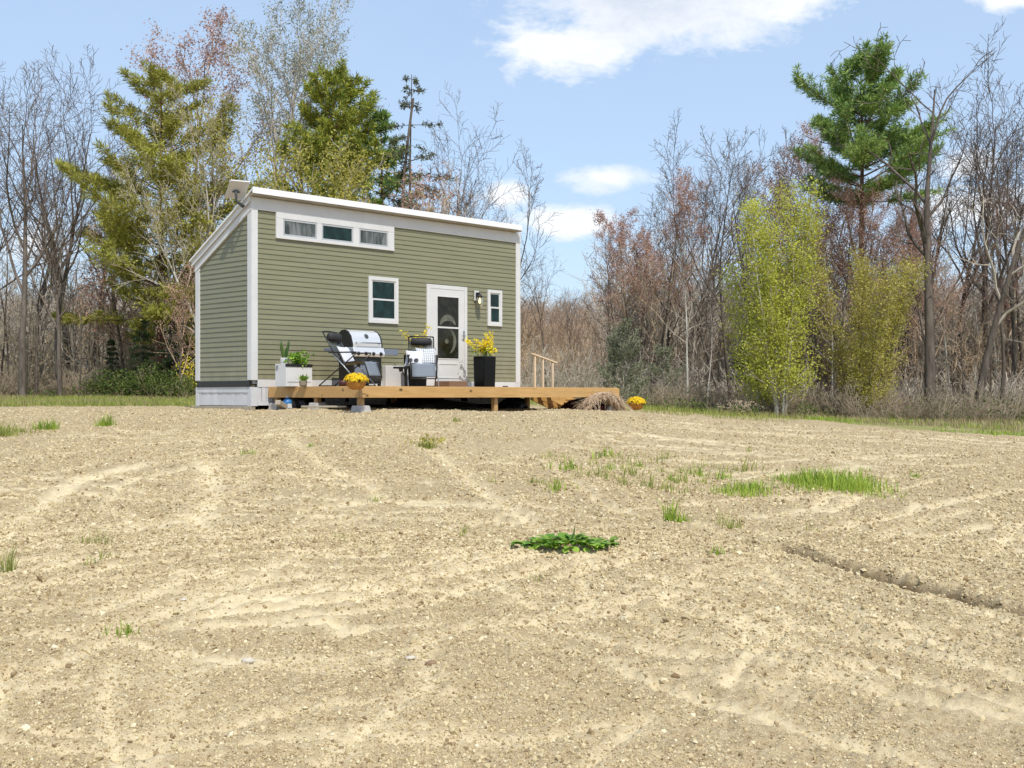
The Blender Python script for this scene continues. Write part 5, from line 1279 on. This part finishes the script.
single(make_tree('leafing_tree', 243, 7, .09, ROUND, M['bark'], M['twigred'], M['redbud'], .09, 5, leafscatter=.2), 410, 45, 165, 7, 'rounded rusty crown below the thin spruce')
# shrubs
def leafy_shrub(name, seed, h, wd_, mat, n, ls, stem='twigtan'):
    r = np.random.default_rng(seed); o = empty(name, (0, 0, 0)); V, Fc = broom(seed, 12, 5, 1, h, .5); np_mesh('stem', V, Fc, M[stem], o)
    u = r.normal(size=(n, 3)); u /= np.linalg.norm(u, axis=1)[:, None]; rad = r.random((n, 1))**.4
    k = 1 + .35*np.sin(u[:, :1]*5+seed)*np.cos(u[:, 1:2]*4)
    P = u*rad*k*np.array([wd_/2, wd_/2, h*.5]) + np.array([0, 0, h*.5]); V, Fc = leaves_at(P, ls, r); np_mesh('leaves', V, Fc, mat, o); return o
for i, (px, top, y, lb) in enumerate(((100, 372, 47, 'farthest from the house in the row of low green bushes'), (118, 366, 46, 'second low green bush from the far end of its row'), (137, 372, 45.5, 'low green bush before the olive pine trunk'), (152, 361, 45, 'tallest of the low green bushes, next but one to the yellow bush'), (170, 368, 44, 'low green bush at the foot of the yellow bush'), (186, 374, 43, 'low green bush touching the house end wall'))):
    o = leafy_shrub('green_bush', 300+i, 1.3, 1.9, M['undergreen'], 1100, .10); single(o, px, y, top, 1.3, lb, rz=i, cat='bush')
o = leafy_shrub('yellow_bush', 320, 1.8, 1.2, M['forsythia'], 300, .09); single(o, 187, 44, 350, 1.9, 'yellow flowering bush beside the house end wall', cat='bush')
o = leafy_shrub('dry_bush', 321, 1.1, 2.6, M['straw'], 500, .10, 'twigpale'); single(o, 742, 38.5, 397, 1.1, 'pinkish dry bramble bush at the foot of the aspen', cat='bush')
o = leafy_shrub('green_bush', 322, 1.0, 1.3, M['undergreen'], 500, .09); single(o, 806, 37.5, 399, 1.0, 'small green bush at the field side of the aspen', cat='bush')

# ------------------------------------------------------------------ grass beyond the dirt
def grass_zone(name, n, fx, fy, h, mat, label, seed, w=.012, thr=.0, side=None):
    r = np.random.default_rng(seed); y = r.uniform(*fy, n); x = r.uniform(*fx, n)*y
    k = vnoise(x*.7, y*.35, seed)*.7 + vnoise(x*2.5, y*1.5, seed+1)*.4 > thr
    if side is not None: k &= side(x, y)
    x, y = x[k], y[k]; V, Fc = blade_field(x, y, ground_z_arr(x, y)-.01, h*r.uniform(.4, 1.3, len(x)), r, w)
    tag(np_mesh(name, V, Fc, mat), label, 'grass', kind='stuff')
edge = lambda x, y: y > 27.3 + np.clip(-x-6, 0, 8)*.15
grass_zone('grass', 26000, (-.50, -.245), (27, 46), .13, M['mixgrass'], 'strip of short green grass between the dirt and the wood beside the house', 401, .014, .42, edge)
grass_zone('dry_grass', 12000, (-.50, -.23), (27, 49), .16, M['drygrass'], 'straw coloured grass mixed into the green strip beside the house', 402, .012, .45, edge)
redge = lambda x, y: y > 33.2 - np.clip(x-8.5, 0, 3)*4
grass_zone('grass', 17000, (.24, .50), (23, 40), .13, M['grass'], 'green grass strip at the field edge below the crooked dead tree', 403, .014, .48, redge)
grass_zone('dry_grass', 17000, (.16, .50), (25, 42), .19, M['drygrass'], 'straw coloured grass at the field edge before the brush', 404, .012, .45, lambda x, y: y > 36.5 - np.clip(x-8, 0, 4)*2.2)
grass_zone('mixed_grass', 14000, (-.24, .24), (30.5, 44), .16, M['mixgrass'], 'rough grass behind the house and the deck', 405, .012, .3)

def cover(fx, fy, n, h, label, seed):
    r = np.random.default_rng(seed); y = r.uniform(*fy, n); x = r.uniform(*fx, n)*y; k = vnoise(x*.5, y*.4, seed)*.6 + vnoise(x*1.7, y*.9, seed+1)*.5 > .55; x, y = x[k], y[k]
    V, Fc = leaves_at(np.stack([x, y, ground_z_arr(x, y) + h*(.3+1.3*vnoise(x*1.1, y*.6, seed+3)**2)*r.random(len(x))**1.3], 1), .10, r); tag(np_mesh('ground_cover', V, Fc, M['undergreen']), label, 'ground cover', kind='stuff')
cover((.10, .46), (37, 46), 6500, .62, 'fresh green low growth under the trees past the deck', 451)
cover((-.46, -.25), (46, 52), 4500, .7, 'fresh green low growth under the trees beyond the grass strip', 452)
# ------------------------------------------------------------------ weeds on the bare dirt (traced one by one)
def weed(o, px, py, label, s=1.0, rz=0.0, cat='grass tuft', group=None):
    x, y = RG(px, py); o.location = (x, y, ground_z(x, y)); o.scale = (s, s, s); o.rotation_euler = (0, 0, rz); tag(o, label, cat)
    if group: o['group'] = group
    elif 'group' in o: del o['group']
    return o
weed(tuft('grass_clump', 1500, .62, .17, M['grass'], 501, .008, 1.5), 828, 484, 'largest clump of bright green grass on the bare dirt')
weed(tuft('grass_clump', 600, .48, .11, M['grass'], 502, .008, 1.0), 748, 489, 'flatter green clump touching the largest grass clump')
weed(tuft('grass_clump', 150, .26, .10, M['grass'], 503, .007, .8), 790, 478, 'short grass clump behind the gap of the two largest clumps')
weed(tuft('grass_tuft', 90, .15, .20, M['grass'], 504, .009), 668, 520, 'upright green grass tuft between the broad leaved plant and the flat clump')
weed(tuft('grass_tuft', 90, .16, .12, M['mixgrass'], 505, .005), 724, 527, 'dull half dry grass tuft on the far side of the upright green one')
weed(tuft('grass_tuft', 70, .13, .10, M['grass'], 506, .006), 912, 479, 'small green tuft beyond the largest grass clump')
weed(tuft('grass_tuft', 420, .50, .19, M['mixgrass'], 507, .009, .9), 8, 433, 'wide yellowish grass patch at the frame edge before the wood')
weed(tuft('grass_tuft', 230, .26, .19, M['grass'], 508, .008, .7), 45, 428, 'green grass tuft beside the wide yellowish patch')
weed(tuft('grass_tuft', 200, .27, .18, M['grass'], 509, .008, .6), 108, 424, 'green grass tuft nearest the low end of the house')
weed(tuft('grass_tuft', 60, .10, .22, M['mixgrass'], 510, .004), 9, 577, 'tall thin tuft at the frame edge in the near dirt')
weed(tuft('grass_tuft', 90, .22, .10, M['mixgrass'], 511, .004, .6), 100, 549, 'sparse wispy tuft on the pale sandy track')
weed(tuft('grass_tuft', 60, .13, .09, M['grass'], 512, .006, .7), 252, 459, 'small green tuft alone before the house corner')
o = tuft('yellow_weed', 220, .25, .13, M['mixgrass'], 513, .008, .7); V, Fc = leaves_at(np.random.default_rng(3).normal(size=(60, 3))*np.array([.10, .08, .03])+np.array([0, 0, .10]), .05, np.random.default_rng(4)); f = np_mesh('flowers', V, Fc, M['olivebud'], o)
weed(o, 428, 446, 'yellowish flowering weed on the dirt before the deck', cat='weed')
weed(tuft('grass_tuft', 60, .12, .10, M['mixgrass'], 514, .007), 456, 421, 'small green tuft close under the deck edge')
weed(tuft('grass_tuft', 110, .2, .11, M['mixgrass'], 515, .007, .7), 545, 480, 'yellow green tuft at the near end of the sparse weed patch')
small = [tuft('sparse_weed', 48, .17, .11, M['mixgrass'], 516, .007), tuft('sparse_weed', 46, .15, .11, M['grass'], 517, .008), tuft('sparse_weed', 22, .13, .12, M['mixgrass'], 518, .006)]
spots = [(553,455),(571,470),(593,463),(600,477),(612,470),(620,460),(632,473),(640,465),(652,462),(660,470),(672,478),(684,470),(690,482),(700,472),(712,466),(625,482),(560,488),(585,478),(655,486),(720,478),(680,490),(735,470),(608,455),(640,455),(668,458)]
for i, (px, py) in enumerate(spots):
    o = small[i % 3] if i < 3 else copy_thing(small[i % 3])
    weed(o, px + random.uniform(-3, 3), py, 'little weed in the sparse patch between the deck and the largest grass clump', random.uniform(.9, 1.7), random.uniform(0, 6), 'weed', 'weeds of the sparse patch')
for i, (px, py, lb) in enumerate([(342,541,'single thin weed below the sandy bend'),(463,533,'single thin weed near the broad leaved plant'),(716,555,'lone upright weed shoot beyond the broad leaved plant'),(532,578,'pair of dry stalks nearer than the broad leaved plant'),(378,498,'small dry weed at the end of the curved rill'),(128,640,'dry stalk low in the near dirt'),(815,532,'small green weed beside the long rill'),(96,571,'thin stalk by the lower track'),(310,450,'low weed strewn at the head of the curved rill'),(490,480,'low weed by the central rill'),(750,452,'low weed beyond the sparse patch'),(870,470,'dry weed beside the small tuft past the largest clump')]):
    o = copy_thing(small[(i+2) % 3]); weed(o, px, py, lb, random.uniform(.6, .9), i, 'weed')
# broad leaved plant
def burdock():
    r = np.random.default_rng(61); o = empty('broad_leaf_plant', (0, 0, 0)); V = []; Fc = []
    for k in range(170):
        a = r.uniform(0, 2*PI); rad = (r.random()**.6)*.29; c = np.array([rad*1.15*math.cos(a), rad*.8*math.sin(a), .015 + .06*(1-rad/.29) + r.uniform(0, .025)])
        d = np.array([math.cos(a), math.sin(a), r.uniform(-.35, .5)]); d = nrm(d + r.normal(size=3)*.35); s = nrm(np.cross(d, [0, 0, 1])); u = np.cross(s, d); L_ = r.uniform(.05, .10); w_ = L_*r.uniform(.34, .45); b = len(V)
        for t, ww, up in ((0, .15, 0), (.25, .8, .12), (.55, 1, .16), (.82, .7, .08), (1, .08, -.05)):
            V += [c+d*L_*t-s*w_*ww+u*L_*(up+.12*ww), c+d*L_*t+u*L_*up, c+d*L_*t+s*w_*ww+u*L_*(up+.12*ww)]
        for i in range(4):
            for j in (0, 1): q = b+i*3+j; Fc.append((q, q+1, q+4, q+3))
    np_mesh('leaves', np.array(V), np.array(Fc), M['greenleaf'], o, smooth=True)
    m = MB(); m.tube([(.02, .05, 0), (.025, .05, .10), (.035, .05, .20)], [.006, .009, .003], 6); m.build('flower_spike', M['snake'], o); return o
weed(burdock(), 570, 550, 'flat patch of broad green leaves with one upright spike on the dirt', cat='broad leaved plant').scale = (1, 1.05, .62)
def stone(px, py, s, label, seed, mat):
    r = np.random.default_rng(seed); x, y = RG(px, py); V = ICO_V*np.array([1.25, .95, .6])*(1+r.normal(size=(12, 1))*.12)*s
    o = np_mesh('stone', V, ICO_F, mat, smooth=False); b = o.modifiers.new('subdiv', 'SUBSURF'); b.levels = b.render_levels = 1; o.location = (x, y, ground_z(x, y)+s*.2); tag(o, label, 'stone')
M['stonepale'] = mat_plain('pale field stone', (.52, .47, .38), .9, var=.25, scale=30, bs=.5); M['stonebrown'] = mat_plain('brown field stone', (.25, .165, .095), .9, var=.3, scale=30, bs=.5)
stone(248, 667, .034, 'pale flat stone in the near dirt', 1, M['stonepale']); stone(432, 663, .036, 'rounded brown stone in the near dirt', 2, M['stonebrown']); stone(410, 661, .026, 'smaller pale stone beside the brown stone', 3, M['stonepale']); stone(184, 602, .022, 'small pale stone on the pale sandy track', 4, M['stonepale'])
# ------------------------------------------------------------------ camera, sun, sky
cam = bpy.data.cameras.new('camera'); co = bpy.data.objects.new('camera', cam); COL.objects.link(co)
co.location = (0, 0, EYE); co.rotation_euler = (PI/2, 0, 0); cam.sensor_width = 36; cam.lens = 36*F/1024; cam.shift_y = (HY-384)/1024
cam.clip_start = .1; cam.clip_end = 3000; S.camera = co
SUN_EL, SUN_DIR = math.radians(56), Vector((.34, -.94, 0)).normalized()      # high, over the photographer's right shoulder
sd = SUN_DIR*math.cos(SUN_EL) + Vector((0, 0, math.sin(SUN_EL)))
sun = bpy.data.lights.new('sun', 'SUN'); sun.energy = 3.3; sun.angle = math.radians(.53); sun.color = (1, .955, .88)
so = bpy.data.objects.new('sun', sun); COL.objects.link(so); so.rotation_euler = (-sd).to_track_quat('-Z', 'Y').to_euler(); so.location = (20, -20, 40)
w = bpy.data.worlds.new('World'); S.world = w; w.use_nodes = True; nt = w.node_tree; bg = nt.nodes['Background']
sky = nt.nodes.new('ShaderNodeTexSky'); sky.sky_type = 'NISHITA'; sky.sun_disc = False; sky.sun_elevation = SUN_EL; sky.sun_rotation = math.atan2(SUN_DIR.x, SUN_DIR.y); sky.air_density = 1.0; sky.dust_density = .6; sky.ozone_density = 1.6
tc = nt.nodes.new('ShaderNodeTexCoord'); sep = nt.nodes.new('ShaderNodeSeparateXYZ'); nt.links.new(tc.outputs['Generated'], sep.inputs[0])
def math_(op, a, b=None, clamp=False):
    n = nt.nodes.new('ShaderNodeMath'); n.operation = op; n.use_clamp = clamp
    for s_, v in zip(n.inputs, (a, b)):
        if v is None: continue
        if hasattr(v, 'links'): nt.links.new(v, s_)
        else: s_.default_value = v
    return n.outputs[0]
ay = math_('MAXIMUM', math_('ABSOLUTE', sep.outputs['Y']), .02)
gu, gv = math_('DIVIDE', sep.outputs['X'], ay), math_('DIVIDE', sep.outputs['Z'], ay)
cv = nt.nodes.new('ShaderNodeCombineXYZ'); nt.links.new(gu, cv.inputs[0]); nt.links.new(math_('MULTIPLY', gv, 1.7), cv.inputs[1]); nt.links.new(sep.outputs['Y'], cv.inputs[2])
def wnoise(sc, det=6, ro=.6, dist=0, vec=None):
    n = nt.nodes.new('ShaderNodeTexNoise'); n.inputs['Scale'].default_value = sc; n.inputs['Detail'].default_value = det; n.inputs['Roughness'].default_value = ro; n.inputs['Distortion'].default_value = dist
    nt.links.new(vec or cv.outputs[0], n.inputs['Vector']); return n.outputs[0]
n1, n2, n3 = wnoise(15, 9, .64, .3), wnoise(46, 7, .68), wnoise(2.2, 5, .6, .4)
edge_n = math_('ADD', math_('MULTIPLY', math_('SUBTRACT', n1, .5), 2.1), math_('MULTIPLY', math_('SUBTRACT', n2, .5), .9))
def cloud(px, py, rx, ry, soft=.5, k=1.0):
    """one cloud of given centre and half size (in the direction it stands in the sky), ragged by noise; flat-ish foot"""
    a = math_('DIVIDE', math_('SUBTRACT', gu, (px-CX)/F), rx/F); b = math_('DIVIDE', math_('SUBTRACT', gv, (HY-py)/F), ry/F)
    d = math_('SQRT', math_('ADD', math_('MULTIPLY', a, a), math_('MULTIPLY', b, b)))
    m = math_('ADD', math_('SUBTRACT', 1.0, d), math_('MULTIPLY', edge_n, k)); return math_('DIVIDE', m, soft, True)
clouds = [(655, -2, 165, 60, .5, .8), (560, 44, 80, 42, .6, 1.1), (765, -4, 85, 34, .5, 1.0), (602, 178, 52, 16, .8, 1.0), (560, 222, 66, 19, .5, .8), (508, 196, 26, 18, .6, .9), (1000, 0, 46, 16, .5, .9), (975, 205, 75, 26, .6, .9), (965, 165, 40, 20, .7, 1.0), (110, 330, 90, 32, .8, .9), (40, 245, 60, 26, 1.0, .9)]
mask = None
for c in clouds:
    m = cloud(*c); mask = m if mask is None else math_('MAXIMUM', mask, m)
# broken cloud elsewhere in the dome
oth = nt.nodes.new('ShaderNodeMapRange'); nt.links.new(wnoise(1.6, 7, .6, .3, tc.outputs['Generated']), oth.inputs['Value']); oth.inputs['From Min'].default_value = .56; oth.inputs['From Max'].default_value = .70
beh = math_('MULTIPLY', oth.outputs[0], math_('MULTIPLY', math_('SUBTRACT', .25, sep.outputs['Y']), 4.0, True))
mask = math_('MAXIMUM', mask, beh)
def wmix(fac, a, b):
    m = nt.nodes.new('ShaderNodeMix'); m.data_type = 'RGBA'
    for s_, v in ((m.inputs[0], fac), (m.inputs[6], a), (m.inputs[7], b)):
        if hasattr(v, 'links'): nt.links.new(v, s_)
        elif isinstance(v, (int, float)): s_.default_value = v
        else: s_.default_value = (*v, 1)
    return m.outputs[2]
# thin high veil, then the clouds: white where sunlit, grey in the thick middle of the big one
K = 6.3                                                    # cloud radiance before the background strength
veil = math_('ADD', math_('MULTIPLY', n3, .65), .36)
skyc = wmix(veil, sky.outputs[0], tuple(K*c for c in (.43, .56, .75)))
tone = nt.nodes.new('ShaderNodeMapRange'); nt.links.new(math_('ADD', math_('MULTIPLY', cloud(650, -8, 140, 56, .9, .5), .8), math_('MULTIPLY', math_('SUBTRACT', n2, .45), .6)), tone.inputs['Value'])
ccol = wmix(tone.outputs[0], tuple(K*c for c in (.84, .86, .89)), tuple(K*c for c in (.54, .60, .71)))
nt.links.new(wmix(math_('MULTIPLY', mask, .94), skyc, ccol), bg.inputs['Color']); bg.inputs['Strength'].default_value = .15
S.view_settings.view_transform = 'Standard'; S.view_settings.look = 'None'; S.view_settings.gamma = 1; S.view_settings.use_curve_mapping = False; S.view_settings.exposure = .40
S.render.engine = 'CYCLES'; S.cycles.max_bounces = 6; S.cycles.transparent_max_bounces = 8; S.cycles.caustics_reflective = False; S.cycles.caustics_refractive = False; S.cycles.use_denoising = True
